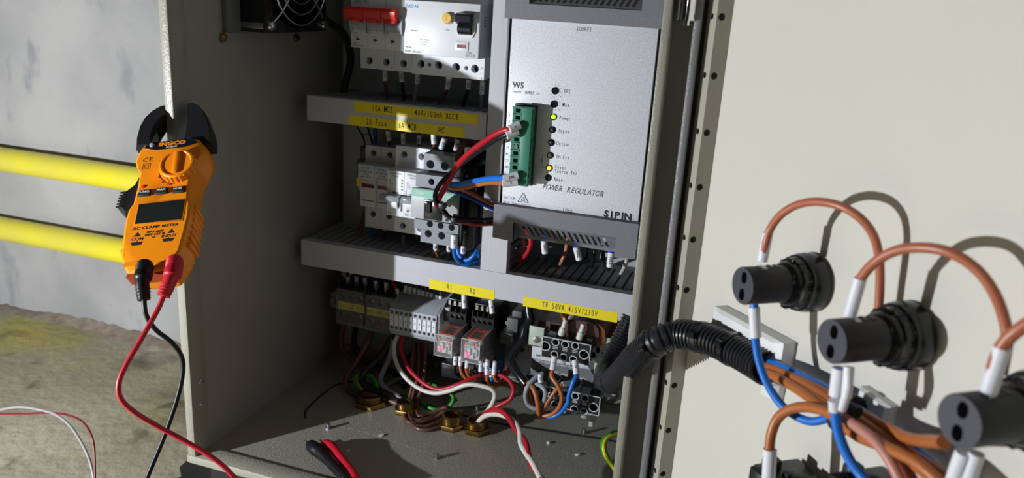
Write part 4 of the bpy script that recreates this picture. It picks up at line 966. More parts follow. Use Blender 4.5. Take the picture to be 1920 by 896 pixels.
# above the small breakers
G = 'wires between the upper trunking and the small breakers'
wire('thin black wire into the leftmost fuse holder terminal', 'black', [(664, 226, 700), (673, 243, 700), (682, 260, 700), (687, 284, 700)], .9, G)
wire('thin black wire just left of the dark blue one above the fuse holders', 'black', [(686, 228, 700), (692, 248, 700), (699, 270, 698)], 1.1, G)
wire('dark blue wire above the fuse holders', 'dblue', [(703, 230, 700), (703, 250, 700), (704, 272, 698)], 1.8, G)
for (x0, y0, x1, y1, Yv, txt, w) in ((727, 245, 730, 264, 694, 'L2', 'dim numbered wire over the second fuse holder'), (756, 250, 757, 273, 694, '12', 'dim numbered wire over the left pole of the two-pole breaker'), (786, 253, 785, 270, 690, 'LL', 'dim numbered wire over the right pole of the two-pole breaker'),
        (813, 252, 814, 270, 680, '11', 'white-sleeved wire standing over the contactor, left of the leaning pair'), (834, 259, 827, 279, 676, '2L1', 'sleeved wire marked 2L1 leaning into the contactor'), (859, 261, 855, 282, 676, '2L2', 'sleeved wire marked 2L2 entering the contactor')):
    wire(w, 'dbrown', [(x0 + 1, y0 - 14, Yv + 6), (x0, y0, Yv), (x1, y1, Yv), (x1, y1 + 9, Yv + 2)], 1.5, G, [(x0, y0, Yv, x1, y1, Yv, 2.6 if x0 > 800 else 2.3, txt)])
wire('dark brown wire looping over the right side of the contactor', 'dbrown', [(857, 330, 650), (858, 302, 652), (862, 284, 655), (871, 271, 660), (882, 268, 668), (891, 278, 680)], 3.0, None, [(858, 331, 649.5, 858, 303, 651.5, 3.3), (877, 276, 655, 877, 286, 655, 3.0, '6')])
# under fuse holders
wire('dark brown wire from the leftmost fuse holder down to the trunking', 'dbrown', [(690, 384, 702), (684, 410, 700), (676, 432, 696), (664, 456, 690)], 1.7, 'brown pair under the fuse holders')
wire('dark brown wire beside the blue one under the fuse holders', 'dbrown', [(686, 384, 706), (681, 408, 704), (672, 432, 700), (660, 454, 694)], 1.7, 'brown pair under the fuse holders')
wire('dark blue wire under the fuse holders', 'dblue', [(697, 410, 700), (696, 430, 700), (696, 452, 696)], 2.0)
wire('black sleeved wire under the second fuse holder', 'black', [(723, 410, 700), (722, 430, 700), (718, 456, 694)], 2.0, None, [(723, 417, 700, 722, 432, 700, 2.5, '1')])
wire('thin dark wire under the two-pole breaker', 'grey', [(756, 440, 690), (756, 455, 690), (757, 470, 692)], 1.5)
# contactor bottom
G = 'sleeved wires under the contactor'
wire('brown wire with a white sleeve under the left of the contactor', 'brown', [(817, 452, 662), (817, 468, 666), (822, 480, 676)], 1.5, G, [(817, 454, 662, 817, 467, 665, 2.4, '3B')])
wire('white sleeve under the middle of the contactor, on a dark wire', 'black', [(842, 455, 662), (842, 468, 664), (845, 485, 676)], 1.3, G, [(842, 456, 662, 842, 470, 664, 2.4, '3B')])
wire('blue wire in a white sleeve marked 1N looping under the contactor', 'blue', [(852, 440, 646), (851, 465, 644), (854, 482, 648), (864, 493, 655), (880, 495, 660), (897, 489, 668)], 1.8, G, [(852, 440, 645, 851, 465, 644, 3.2, '1N')])
wire('second blue wire looping right under the contactor', 'blue', [(857, 466, 660), (862, 480, 658), (876, 488, 655), (890, 477, 655), (895, 470, 660), (898, 484, 668)], 1.8, G, [])
wire('blue wire in a white sleeve at the right end of the contactor', 'blue', [(869, 462, 662), (868, 475, 660), (873, 490, 664), (890, 488, 668)], 1.5, G, [(869, 462, 662, 868, 476, 660, 2.4, '3B')])
# connector wiring
wire('bright red wire from the green connector down to the contactor', 'red', [(969, 238, 562), (955, 242, 558), (932, 250, 562), (905, 268, 572), (880, 287, 583), (860, 308, 594), (846, 330, 606), (834, 352, 616), (824, 370, 624), (819, 381, 629), (820, 387, 632)], 2.5, 'red and black pair from the green connector', [(974, 234, 561, 955, 243, 556, 3.2, '+')])
wire('black wire beside the red one from the green connector to the contactor', 'black', [(967, 246, 562), (950, 252, 558), (925, 265, 566), (896, 284, 580), (868, 305, 592), (846, 324, 603), (828, 342, 612), (818, 358, 617), (816, 372, 621), (822, 385, 625), (832, 397, 627)], 2.1, 'red and black pair from the green connector', [(971, 246, 561, 950, 254, 556, 3.0, '-')])
wire('dark red wire bundled with the black one behind the regulator cover', 'dred', [(818, 383, 628), (828, 390, 628), (843, 407, 628), (858, 413, 632), (890, 420, 640), (935, 419, 656)], 2.0)
wire('black wire bundled with the dark red one behind the regulator cover', 'black', [(822, 380, 625), (832, 398, 626), (845, 409, 627), (860, 411, 630), (890, 412, 640), (935, 411, 656)], 2.0)
t = thing('cable_tie', 'black cable tie knot on the red and black wires at the contactor window', 'cable tie', at(829, 386, Y=624))
m = M(); p = at(829, 386, Y=622); m.box(p.x - 3, p.x + 3, 620, 626, p.z - 2.6, p.z + 2.6, .8); m.cyl((p.x + 2, 620, p.z), (p.x + 5, 616, p.z + 3), 1, seg=6); m.build('tie_head', BLACK, t)
t = thing('cable_tie', 'black cable tie round the wires at the lower right corner of the contactor', 'cable tie', at(853, 410, Y=626))
m = M(); p = at(853, 411, Y=628); m.cyl((p.x - 2, 628, p.z + .5), (p.x + 2, 628.5, p.z), 4.2, seg=14); m.box(p.x - 1, p.x + 3, 621, 625, p.z - 2, p.z + 3, .6); m.build('tie_band', BLACK, t)
wire('bright blue wire twisted over the brown one from the green connector', 'blue', [(966, 330, 562), (948, 334, 558), (920, 335, 570), (893, 339, 590), (868, 345, 608), (846, 345, 620), (836, 342, 632)], 2.3, 'blue and brown pair from the green connector', [(971, 328, 561, 944, 336, 556, 3.2, 'N1')])
wire('brown wire twisted under the blue one from the green connector', 'brown', [(966, 341, 562), (945, 343, 558), (920, 342, 574), (895, 346, 592), (870, 352, 610), (850, 353, 620), (838, 348, 633)], 2.1, 'blue and brown pair from the green connector', [(970, 341, 561, 942, 344, 556, 3.0, 'L')])
wire('dark blue wire sloping right from the contactor behind the regulator cover', 'dblue', [(838, 354, 634), (858, 361, 632), (880, 370, 638), (905, 382, 645), (935, 396, 656)], 2.0, 'wires sloping behind the regulator cover')
wire('brown wire sloping right from the contactor behind the regulator cover', 'brown', [(842, 349, 632), (862, 354, 630), (885, 363, 636), (908, 376, 645), (935, 390, 656)], 1.9, 'wires sloping behind the regulator cover')
# under the regulator
G = 'numbered wires with blue ferrules under the regulator'
for (bx, by, tx_, ty_, txt, lab, tail) in ((1020, 447, 1022, 475, 'HA1', 'short wire with a blue ferrule, leftmost of the three under the regulator', [(1022, 480, 672), (1010, 484, 690)]),
        (1080, 459, 1086, 487, 'HA2', 'black wire with a blue ferrule and a sleeve marked HA2', [(1091, 490, 668), (1099, 482, 676), (1101, 462, 690)]), (1146, 469, 1143, 500, 'HA3', 'black wire with a blue ferrule and a sleeve marked HA3', [(1138, 503, 670), (1132, 488, 682), (1129, 462, 695)])):
    o = wire(lab, 'black', [(bx, by - 9, 664), (bx, by, 664), (tx_, ty_, 664)] + tail, 1.9, G, [(bx, by + 4, 664, tx_, ty_, 664, 2.9, txt)])
    m = M(); a = at(bx, by - 8, Y=664); b = at(bx, by + 5, Y=664); m.tube([a, b], lambda f: 2.6 + .9 * (f < .5), seg=14, smooth=False); m.build('blue_ferrule', mat('blue_ferrule', (.0, .09, .75), .35), o)
wire('black wire dropping from the louvre into the trunking', 'black', [(1116, 455, 690), (1114, 480, 686), (1108, 500, None, -240), (1104, 506, None, -246)], 1.9)
wire('brown wire dropping from the louvre into the trunking', 'copper', [(1064, 445, 692), (1061, 470, 688), (1054, 488, 684), (1048, 500, None, -246)], 1.8)
wire('pale grey wire dropping into the trunking at the right', 'white', [(1176, 484, 692), (1172, 498, 690), (1165, 512, None, -240), (1162, 518, None, -246)], 1.8)
wire('red wire bending down under the regulator into the trunking', 'red', [(985, 432, 668), (993, 444, 664), (995, 458, 664), (986, 478, 668), (968, 494, 676), (950, 506, 684)], 2.2)
wire('brown wire inside the left corner under the regulator', 'copper', [(979, 436, 680), (982, 452, 680), (979, 474, 684), (972, 490, 690)], 2.0)

# numbered wires above the lower terminals
G = 'numbered wires rising from the lower terminals into the trunking'
rows = [(652, 518, 654, 536, 706, 'L1', 'left'), (668, 518, 670, 540, 706, 'L2', ''), (684, 520, 686, 543, 706, 'L3', ''), (704, 526, 707, 549, 704, 'HA1', ''), (724, 529, 725, 552, 704, 'HA2', '')]
for (x0, y0, x1, y1, Yv, txt, _) in rows:
    wire('dim sleeved wire marked %s over the clear-covered terminal blocks' % txt, 'black', [(x0, y0 - 10, Yv + 4), (x0, y0, Yv), (x1, y1, Yv), (x1, y1 + 8, Yv)], 1.6, G, [(x0, y0, Yv, x1, y1, Yv, 2.4, txt)])
wire('red wire with a white sleeve slanting into the first grey terminals', 'red', [(734, 520, 700), (738, 530, 698), (744, 542, 696), (752, 557, 694), (755, 566, 694)], 1.8, G, [(744, 542, 696, 752, 559, 694, 2.2, '+')])
for k, (x, txt) in enumerate(((761, '1'), (769, '1'), (777, '5'), (786, '7'), (793, '8'), (801, '8'), (809, '10'), (818, '11'), (826, '12'))):
    y0 = 535 + (x - 761) * .3; wire('small sleeved wire over the grey terminals, number %d of nine from the left' % (k + 1), 'black', [(x, y0 - 8, 698), (x, y0, 697), (x + (k % 3) - 1, y0 + 20, 695), (x, y0 + 28, 694)], 1.1, G, [(x, y0, 697, x + (k % 3) - 1, y0 + 21, 695, 1.9, txt)])
wire('sleeved wire marked 3 dropping into the left relay socket', 'black', [(870, 545, 690), (870, 553, 688), (871, 578, 684), (871, 584, 686)], 1.5, G, [(870, 553, 688, 871, 578, 684, 2.6, '03')])
wire('sleeved wire marked 4 dropping into the right relay socket', 'black', [(921, 556, 690), (921, 563, 688), (923, 588, 684), (923, 594, 686)], 1.5, G, [(921, 563, 688, 923, 588, 684, 2.6, '4')])
# big loops at lower left
wire('thick brown wire looping left and down into the leftmost gland', 'dbrown', [(696, 622, 698), (690, 642, 690), (672, 672, 678), (654, 700, 668), (648, 716, 662), (655, 733, 655), (676, 740, 650), (700, 742, 650), (722, 748, 655), (752, 760, 660), (760, 772, 662)], 2.9)
wire('brown cable at the far left dropping to the leftmost gland', 'dbrown', [(649, 600, 700), (639, 632, 700), (642, 655, 698), (664, 678, 692), (687, 692, 684), (704, 700, 676), (708, 715, 668), (700, 738, 655), (695, 752, 650)], 3.0)
wire('thick black cable bending down to the small gland', 'black', [(738, 615, 698), (730, 642, 690), (712, 670, 680), (688, 692, 670), (679, 708, 664), (684, 722, 658), (702, 732, 655), (726, 740, 655), (745, 752, 658), (758, 768, 662)], 3.6)
wire('black wire passing behind the grey cable', 'black', [(668, 610, 702), (664, 640, 704), (676, 670, 704), (700, 684, 704), (730, 694, 702), (752, 708, 700), (758, 725, 690)], 3.2)
wire('grey cable running down to the small gland', 'grey', [(738, 636, 690), (731, 668, 684), (719, 695, 676), (713, 712, 670), (722, 728, 664), (742, 740, 660), (756, 754, 658), (762, 770, 662)], 2.8)
wire('grey cable crossing behind towards the brown coil', 'grey', [(718, 728, 690), (735, 716, 692), (760, 706, 696), (782, 698, 700)], 2.6)
wire('green and yellow wire looped behind the leftmost gland', 'green', [(694, 745, 652), (676, 730, 656), (667, 718, 660), (668, 706, 664), (680, 702, 668), (697, 706, 668), (705, 718, 664), (708, 732, 660)], 2.4, 'green and yellow earth wires', stripe=True)
wire('green and yellow wire in a loop right of the brown coil', 'green', [(752, 752, 676), (770, 742, 680), (792, 756, 668), (808, 765, 664), (824, 768, 662), (842, 762, 662), (850, 747, 666), (842, 732, 672), (822, 725, 680), (796, 718, 690)], 2.0, 'green and yellow earth wires', stripe=True)
wire('green and yellow wire hooked out of the sill at the lower right', 'green', [(1166, 812, 640), (1150, 813, 622), (1136, 822, 612), (1131, 836, 606), (1138, 858, 600), (1158, 884, 596), (1176, 906, 592)], 2.8, 'green and yellow earth wires', stripe=True)
# white and red pair
wire('white wire swinging low from the grey terminals to the brass gland', 'white', [(746, 628, 680), (739, 648, 676), (743, 680, 668), (760, 707, 662), (786, 728, 656), (815, 737, 652), (845, 732, 650), (876, 721, 650), (905, 724, 650), (923, 731, 650), (928, 742, 650), (921, 760, 650), (906, 780, 650), (890, 803, 650)], 2.2, 'red and white wires in the brass gland')
wire('red wire running beside the white one and under the relays', 'red', [(756, 630, 684), (752, 650, 680), (760, 680, 672), (778, 704, 664), (802, 723, 658), (826, 730, 656), (856, 722, 656), (884, 710, 662), (915, 700, 672), (940, 704, 668), (957, 716, 662), (963, 732, 656), (955, 750, 652), (932, 762, 650), (912, 775, 650), (898, 803, 650)], 2.2, 'red and white wires in the brass gland')
wire('red wire leaving the brass gland and twisting towards the sill', 'red', [(896, 800, 650), (908, 778, 646), (922, 769, 640), (938, 770, 632), (953, 782, 624), (968, 806, 612), (985, 828, 600), (991, 852, 590), (998, 874, 580), (1018, 900, 568)], 2.6, 'twisted pair crossing the cabinet floor')
wire('white wire leaving the brass gland and twisting towards the sill', 'white', [(890, 800, 650), (906, 782, 644), (926, 776, 638), (950, 781, 630), (966, 793, 620), (975, 812, 608), (977, 832, 598), (988, 852, 590), (1000, 870, 580), (1014, 898, 566)], 2.6, 'twisted pair crossing the cabinet floor')
# brown coil
G = 'dark brown wires coiled into one gland'
B = [([(776, 640, 694), (772, 690, 682), (772, 727, 672), (764, 754, 662), (758, 776, 656), (765, 791, 652), (790, 792, 650), (816, 783, 650), (832, 772, 652), (842, 775, 655), (846, 792, 656)], 'outermost left strand of the dark brown wire coil'),
     ([(785, 642, 694), (784, 698, 682), (776, 736, 670), (768, 765, 660), (773, 795, 648), (794, 806, 642), (821, 801, 642), (841, 790, 646), (845, 780, 652), (840, 795, 656)], 'lowest strand of the dark brown wire coil'),
     ([(799, 642, 694), (796, 698, 684), (793, 722, 676), (785, 745, 668), (781, 768, 660), (786, 780, 656), (805, 776, 655), (824, 768, 656), (836, 764, 658), (840, 772, 658), (842, 790, 658)], 'inner strand of the dark brown wire coil, nearest the relays'),
     ([(791, 642, 697), (790, 700, 690), (784, 735, 680), (774, 770, 664), (772, 790, 655), (788, 800, 648), (812, 796, 646), (832, 784, 648), (841, 774, 654), (849, 790, 657)], 'second lowest strand of the dark brown wire coil'),
     ([(781, 642, 698), (778, 700, 690), (776, 740, 678), (771, 765, 664), (768, 783, 658), (784, 788, 655), (806, 783, 655), (826, 775, 656), (838, 780, 656), (851, 796, 657)], 'middle strand of the dark brown wire coil')]
for p, l in B: wire(l, 'dbrown', p, 1.9, G)
# relay wiring
G = 'sleeved wires under the relays'
R = [('black', [(854, 665, 676), (853, 684, 674), (854, 700, 676), (864, 706, 684)], (854, 667, 676, 853, 684, 674, 2.1, '5'), 'black wire with a sleeve under the left relay'),
     ('brown', [(864, 668, 678), (863, 686, 672), (867, 702, 670), (880, 712, 672), (897, 711, 678), (915, 704, 684)], (864, 668, 676, 863, 686, 672, 2.1, '6'), 'orange brown wire under the left relay, left of two'),
     ('brown', [(876, 676, 672), (874, 690, 670), (878, 703, 670), (890, 709, 674), (905, 706, 680)], (876, 676, 672, 875, 690, 670, 2.1, None), 'orange brown wire with its sleeve under the left edge of the right relay'),
     ('brown', [(884, 690, 676), (882, 700, 674), (889, 710, 672), (904, 713, 676), (925, 706, 684)], (885, 684, 677, 884, 692, 676, 2.0, None), 'orange brown wire in the middle under the right relay'),
     ('black', [(902, 676, 672), (901, 697, 668), (902, 714, 668), (912, 719, 674), (925, 712, 680)], (902, 677, 672, 901, 697, 668, 2.2, '1'), 'black wire with a long sleeve under the right relay'),
     ('dblue', [(909, 678, 680), (909, 702, 678), (915, 712, 680)], (909, 680, 680, 909, 702, 678, 1.8, '2'), 'dark blue wire mostly hidden between the sleeves under the right relay'),
     ('brown', [(914, 672, 668), (913, 702, 664), (915, 717, 664), (925, 725, 666), (942, 717, 674), (952, 698, 682), (956, 680, 690)], (914, 674, 668, 913, 702, 664, 2.4, '03'), 'orange brown wire with the sleeve marked 03'),
     ('blue', [(921, 690, 676), (921, 708, 672), (925, 718, 672), (936, 716, 678)], (920, 694, 675, 921, 707, 672, 1.9, 'N'), 'bright blue wire under the right relay'),
     ('brown', [(927, 676, 672), (926, 703, 666), (931, 714, 666), (943, 712, 672), (955, 696, 682), (957, 676, 692)], (928, 677, 672, 926, 703, 666, 2.4, '1'), 'orange brown wire with a long sleeve, rightmost under the relays'),
     ('blue', [(938, 674, 690), (938, 692, 688), (936, 702, 688)], None, 'short blue wire right of the relays')]
for c, p, s, l in R: wire(l, c, p, 1.6, G, [s] if s else [])
for i in range(3): wire('%s brown wire crossing behind the sleeves to the black bundle' % ('upper', 'middle', 'lower')[i], 'dbrown', [(905 + i * 6, 707 + i * 4, 686), (930, 706 + i * 4, 684), (948, 694 + i * 5, 686), (958, 676 + i * 4, 692)], 1.6, 'brown wires behind the relay sleeves')
# black bundle by the transformer
wire('thick black sleeved bundle hanging left of the transformer', 'black', [(991, 560, 700), (992, 582, 697), (994, 600, 694), (985, 616, 690), (980, 636, 686), (966, 655, 680), (958, 674, 674), (964, 690, 668), (976, 706, 662), (987, 720, 658)], 4.6, name='sleeved_bundle', cat='cable', ma=BLACKG)
wire('orange brown wire hanging from the black bundle to the tie point', 'brown', [(989, 716, 658), (1001, 731, 650), (1008, 756, 646), (1011, 784, 646)], 2.2, 'transformer wires')
wire('orange brown wire ending behind, from the black bundle', 'brown', [(986, 718, 660), (991, 735, 656), (998, 760, 655), (1010, 770, 655)], 2.0, 'transformer wires')
wire('orange brown wire from the middle of the upper transformer terminals', 'brown', [(1040, 668, 664), (1037, 692, 656), (1034, 705, 652), (1045, 722, 648), (1053, 742, 646), (1049, 763, 646), (1034, 777, 647), (1014, 781, 648)], 2.0, 'transformer wires', [(1040, 669, 662, 1036, 694, 655, 2.9, '1')])
wire('orange brown wire with a white sleeve from the lower transformer terminals', 'brown', [(1064, 722, 662), (1052, 722, 656), (1036, 740, 652), (1022, 762, 650), (1015, 776, 650)], 1.9, 'transformer wires', [(1070, 718, 663, 1054, 721, 657, 2.5, None)])
wire('bright blue wire from the right of the upper transformer terminals', 'blue', [(1079, 676, 662), (1081, 702, 654), (1075, 716, 650), (1067, 740, 647), (1064, 756, 646), (1048, 776, 647), (1028, 782, 648), (1010, 772, 652)], 2.1, 'transformer wires', [(1078, 676, 662, 1081, 702, 654, 2.9, 'N')])
wire('grey wire looping right beside the black bundle', 'grey', [(996, 719, 660), (1012, 722, 654), (1022, 733, 650), (1021, 748, 650), (1012, 762, 652)], 2.2, 'transformer wires')
wire('grey wire looping left beside the black bundle', 'grey', [(1018, 700, 664), (1004, 708, 658), (990, 724, 652), (985, 742, 650), (990, 758, 650), (1004, 766, 650), (1014, 762, 652)], 2.2, 'transformer wires')
wire('dark blue wire behind the orange brown ones at the black bundle', 'dblue', [(988, 722, 662), (996, 740, 660), (1004, 758, 660), (1016, 768, 656)], 1.7, 'transformer wires', [])
wire('short wire with a white sleeve marked 03 on the lower transformer terminals', 'grey', [(1014, 706, 664), (1013, 714, 658), (1016, 724, 658)], 1.5, 'transformer wires', [(1013, 702, 660, 1014, 718, 657, 2.5, '03')])
# ================================================================ CLAMP METER hanging on the left edge of the cabinet
def cv(x, y, z): return EX * x + EY * y + EZ * z if False else Vector((EX.dot((x, y, z)), EY.dot((x, y, z)), EZ.dot((x, y, z))))
mo = at(315, 385, D=556)
mX = cv(.9945, -.1045, 0).normalized(); mZ = cv(-.087, -.83, .55); mZ = (mZ - mX * mZ.dot(mX)).normalized(); mY = mZ.cross(mX)
MT = Matrix.Identity(4)
for i in range(3): MT[i][0] = mX[i]; MT[i][1] = mY[i]; MT[i][2] = mZ[i]; MT[i][3] = mo[i]
SC = Matrix.Scale(.967, 4); MT = MT @ SC
def mloc(px, py, y=0):
    r = ray(px, py); o = mo + mY * y; k = o.dot(mY) / r.dot(mY); p = r * k - o
    return p.dot(mX) / .967, p.dot(mZ) / .967
met = thing('clamp_meter', 'orange and black clamp meter gripping the left edge of the cabinet', 'clamp meter', mo)
met['_o'] = list(mo)
def loft(m, sections, cap=True):
    """sections: list of (y, [(x,z)...]) same vertex count"""
    rs = [[m.v((x, y, z)) for x, z in pts] for y, pts in sections]
    n = len(rs[0])
    for a, b in zip(rs, rs[1:]):
        for i in range(n): m.bm.faces.new((a[i], a[(i + 1) % n], b[(i + 1) % n], b[i]))
    m.bm.faces.new(rs[0]); m.bm.faces.new(list(reversed(rs[-1])))
cxm = -6.3
half = [(8, 62), (15, 65.5), (22.5, 62), (25.5, 56), (27, 48), (25, 41), (21.5, 36), (21, 20), (21.5, 6), (24, 0), (24.5, -12), (23.5, -26), (22, -40), (18, -51), (15, -55.5), (7, -56)]
def outline(s, dz=0, f=1.0, ins=0):
    pts = [(cxm + max(0, x - ins), (z - (ins if z > 30 else -ins if z < -40 else 0)) * f) for x, z in half]
    L_ = [(2 * cxm - x, z) for x, z in reversed(pts)]
    return pts + L_
m = M(MT)
loft(m, [(0.0, outline(1, ins=3.2)), (1.2, outline(1, ins=1.6)), (9, outline(1, ins=.2)), (17, outline(1, ins=0)), (23, outline(1, ins=1)), (27, outline(1, ins=5))])
body = m.build('body', ORANGE, met, smooth=30)
# ribbed grips
for s in (-1, 1):
    m = M(MT)
    for k in range(7):
        z = -33 + k * 5.2; xx = cxm + s * 23.6
        m.box(xx - 1.3, xx + 1.3, 5, 22, z, z + 2.6, .8)
    m.build('side_grip', ORANGE, met)
# black name band
m = M(MT); poly = [(cxm - 20.5, 57.5), (cxm - 17, 62.6), (cxm - 9, 62.2), (cxm + 9, 62.2), (cxm + 17, 62.6), (cxm + 20.5, 57.5), (cxm + 11, 54.5), (cxm - 11, 54.5)]
m.prism([(x, z - .6) for x, z in poly], lambda u, v, w: (u, w, v), -.35, 1.5); band = m.build('name_band', BLACKG, met)
def mfront(x, z, y=-.05, rot=0): return MT @ front(x, z, y, rot)
m = M(); m.text('iNGCO', mfront(cxm + 1, 58.6, -.4), 3.5, bold=.32, sx=1.25, spacing=1.05); m.build('orange_logo_lettering', OINK, band)
m = M(); m.text('DCM2001', mfront(cxm + 1, 54.2 + 1.2, -.4), 1.5, bold=.04); m.build('lettering', WINK, band)
m = M(MT); m.lathe([(2.0, 0), (1.6, 1.2), (.6, 1.6)], (cxm - 14.5, -.2, 59), (0, -1, 0), 16); m.build('detector_lamp', mat('clear_lens', (.35, .35, .38), .1), met)
# dial
kx, kz = mloc(337, 315); kx -= .3
m = M(MT); pr = []
dial = [(kx + (13.2 + (.5 if i % 4 in (0, 1) else -.4)) * math.cos(2 * PI * i / 96), kz + (13.2 + (.5 if i % 4 in (0, 1) else -.4)) * math.sin(2 * PI * i / 96)) for i in range(96)]
m.prism(dial, lambda u, v, w: (u, w, v), -5.5, .5)
m.lathe([(13.0, 0), (12.4, .8), (11.2, 1.0), (10.6, .2), (10.2, -.2)], (kx, -5.5, kz), (0, -1, 0), 48, False, True)
m.box(kx - 2.2, kx + 2.2, -7.5, -5.3, kz - 9.5, kz + 10.5, 1.2)
m.build('dial', ORANGE, met)
# face ring marks
m = M(MT)
for i in range(30):
    a = math.radians(105 + 150 * i / 29); c_, s_ = math.cos(a), math.sin(a)
    m.box(kx + 14.6 * c_ - .35, kx + 14.6 * c_ + .35, -.06, .2, kz + 14.6 * s_ - .8, kz + 14.6 * s_ + .8)
m.build('dial_mark', INK, met)
m = M()
def mt(s, cx_, cy_, size, rot=0, **k):
    x, z = mloc(200 + cx_ / 2.489, 180 + cy_ / 2.489); m.text(s, mfront(x, z, -.06, rot), size, **k)
mt('200A', 300, 284, 2.1, bold=.08, sx=1.1); mt('~', 322, 275, 2.6); mt('20A', 263, 305, 2.1, bold=.08, sx=1.1); mt('2A', 246, 328, 2.1, bold=.08, sx=1.1); mt('V', 246, 354, 2.1, bold=.08); mt('V', 246, 380, 2.1, bold=.08)
mt('Ω', 264, 400, 2.1, bold=.08); mt('CE', 192, 298, 4.0, bold=.02, sx=1.15, spacing=1.1)
mt('AC CLAMP METER', 228, 610, 2.3, bold=.09, sx=1.18, spacing=1.1); mt('MAX 600V', 226, 632, 1.9, bold=.08); mt('600V CAT III', 224, 645, 1.9, bold=.08)
mt('COM', 143, 668, 2.4, bold=.06, sx=1.15); mt('INPUT', 291, 652, 2.4, bold=.06, sx=1.15)
m2 = M(MT)
for cx_, cy_ in ((143, 647), (302, 630)):
    x, z = mloc(200 + cx_ / 2.489, 180 + cy_ / 2.489); m2.prism([(x - 2.6, z - 1.6), (x + 2.6, z - 1.6), (x, z + 2.2)], lambda u, v, w: (u, w, v), -.07, .2)
for cx_, cy_ in ((140, 688), (287, 670)):
    x, z = mloc(200 + cx_ / 2.489, 180 + cy_ / 2.489); m2.prism([(x - 4.3, z + 1.2), (x + 4.3, z + 1.2), (x + 3.2, z - 1.5), (x - 3.2, z - 1.5)], lambda u, v, w: (u, w, v), -.07, .2); m2.box(x - .25, x + .25, -.07, .1, z + 1, z + 2.4)
x, z = mloc(200 + 219 / 2.489, 180 + 660 / 2.489); m2.prism([(x - 1.4, z + .8), (x + 1.4, z + .8), (x, z - .9)], lambda u, v, w: (u, w, v), -.07, .2)
x, z = mloc(200 + 186 / 2.489, 180 + 328 / 2.489)
for a_, b_ in ((2.9, 2.6), (1.6, 1.3)):
    m2.box(x - a_, x + a_, -.07, .1, z + b_ - .3, z + b_); m2.box(x - a_, x + a_, -.07, .1, z - b_, z - b_ + .3); m2.box(x - a_, x - a_ + .35, -.07, .1, z - b_, z + b_); m2.box(x + a_ - .35, x + a_, -.07, .1, z - b_, z + b_)
x, z = mloc(200 + 300 / 2.489, 180 + 411 / 2.489); m2.box(x - 3.4, x + 3.4, -.07, .1, z - .12, z + .12); m2.prism([(x - 1, z + .9), (x - 1, z - .9), (x + .6, z)], lambda u, v, w: (u, w, v), -.07, .1); m2.box(x + .6, x + .9, -.07, .1, z - .9, z + .9)
x, z = mloc(200 + 362 / 2.489, 180 + 272 / 2.489); m2.box(x - 3.2, x + 3.2, -.07, .1, z - 1.3, z + 1.3, .4)
m2.build('printed_symbol', INK, met); m.build('lettering', INK, met)
m = M(); m.text('OFF', mfront(x, z, -.1), 1.8, bold=.05); m.build('off_lettering', OINK, met)
# buttons
m3 = M()
for (cx_, cy_, s) in ((178, 456, 'FUNC.'), (258, 446, 'MAX'), (337, 440, 'H/☼')):
    x, z = mloc(200 + cx_ / 2.489, 180 + cy_ / 2.489); m = M(MT)
    m.box(x - 4.9, x + 4.9, -1.7, .3, z - 2.9, z + 2.9, 1.2, 3); bt = m.build('button', BLACKR, met)
    m = M(); m.text(s, mfront(x, z + .6, -1.75), 2.0, bold=.05, sx=1.1); m.build('lettering', WINK, bt)
m3.bm.free()
x, z = mloc(200 + 173 / 2.489, 180 + 423 / 2.489); m = M(MT); m.lathe([(1.9, 0), (1.7, .3), (1.4, .3), (1.2, .0), (.9, .9)], (x, .1, z), (0, -1, 0), 16); m.build('status_lamp', RED, met)
# display
x0, z1 = mloc(200 + 152 / 2.489, 180 + 505 / 2.489); x1, z0 = mloc(200 + 350 / 2.489, 180 + 578 / 2.489)
m = M(MT); m.box(x0 - 1.2, x1 + 1.0, -.3, .5, z0 - 1, z1 + 1, .25); m.build('display_bezel', mat('bezel_orange', (.75, .22, .01), .3), met)
m = M(MT); m.box(x0, x1, -.42, -.3, z0 + .4, z1 - .2); m.build('display', mat('dark_display', (.018, .022, .020), .2, noise=.2, nscale=60), met)
# front foot recess with the sockets
m = M(MT); m.prism([(cxm - 13, -49), (cxm + 13, -49), (cxm + 15, -56.6), (cxm - 15, -56.6)], lambda u, v, w: (u, w, v), 2, 12); m.build('socket_recess', mat('deep_orange_recess', (.42, .05, .01), .5), met)
m = M(MT); m.prism([(cxm - 16, -46), (cxm + 16, -46), (cxm + 17, -49.4), (cxm - 17, -49.4)], lambda u, v, w: (u, w, v), -1.0, 1); m.build('lower_lip', ORANGE, met)
# jaws
def jaw(sgn, outer, inner, y0, y1, name):
    m = M(MT); poly = outer + inner
    a = [(x, z) for x, z in poly]; cxx = sum(x for x, z in a) / len(a); czz = sum(z for x, z in a) / len(a)
    sh = lambda f: [(cxx + (x - cxx) * f, czz + (z - czz) * f) for x, z in a]
    loft(m, [(y0, sh(.88)), (y0 + 2, sh(1)), (y1 - 2, sh(1)), (y1, sh(.88))]); return m.build(name, BLACKR if sgn < 0 else BLACKR, met, smooth=25)
JB = mat('satin_black_jaw', (.016, .016, .018), .32, bump=.15, bscale=800)
jl = jaw(-1, [(-35, 60), (-36.5, 70), (-36, 82), (-33, 92), (-28, 99), (-21, 104), (-17.5, 103.5)], [(-17.5, 93), (-21.5, 88), (-24.5, 80), (-25.5, 70), (-24, 60)], 2, 18, 'left_jaw')
jr = jaw(1, [(23, 58), (22, 68), (18.5, 80), (13.5, 92), (7.5, 100), (2, 103.5), (-1.5, 103.5)], [(-1.5, 92), (.5, 88), (1.5, 70), (1, 58)], 2, 18, 'right_jaw')
for j in (jl, jr): j.data.materials[0] = JB
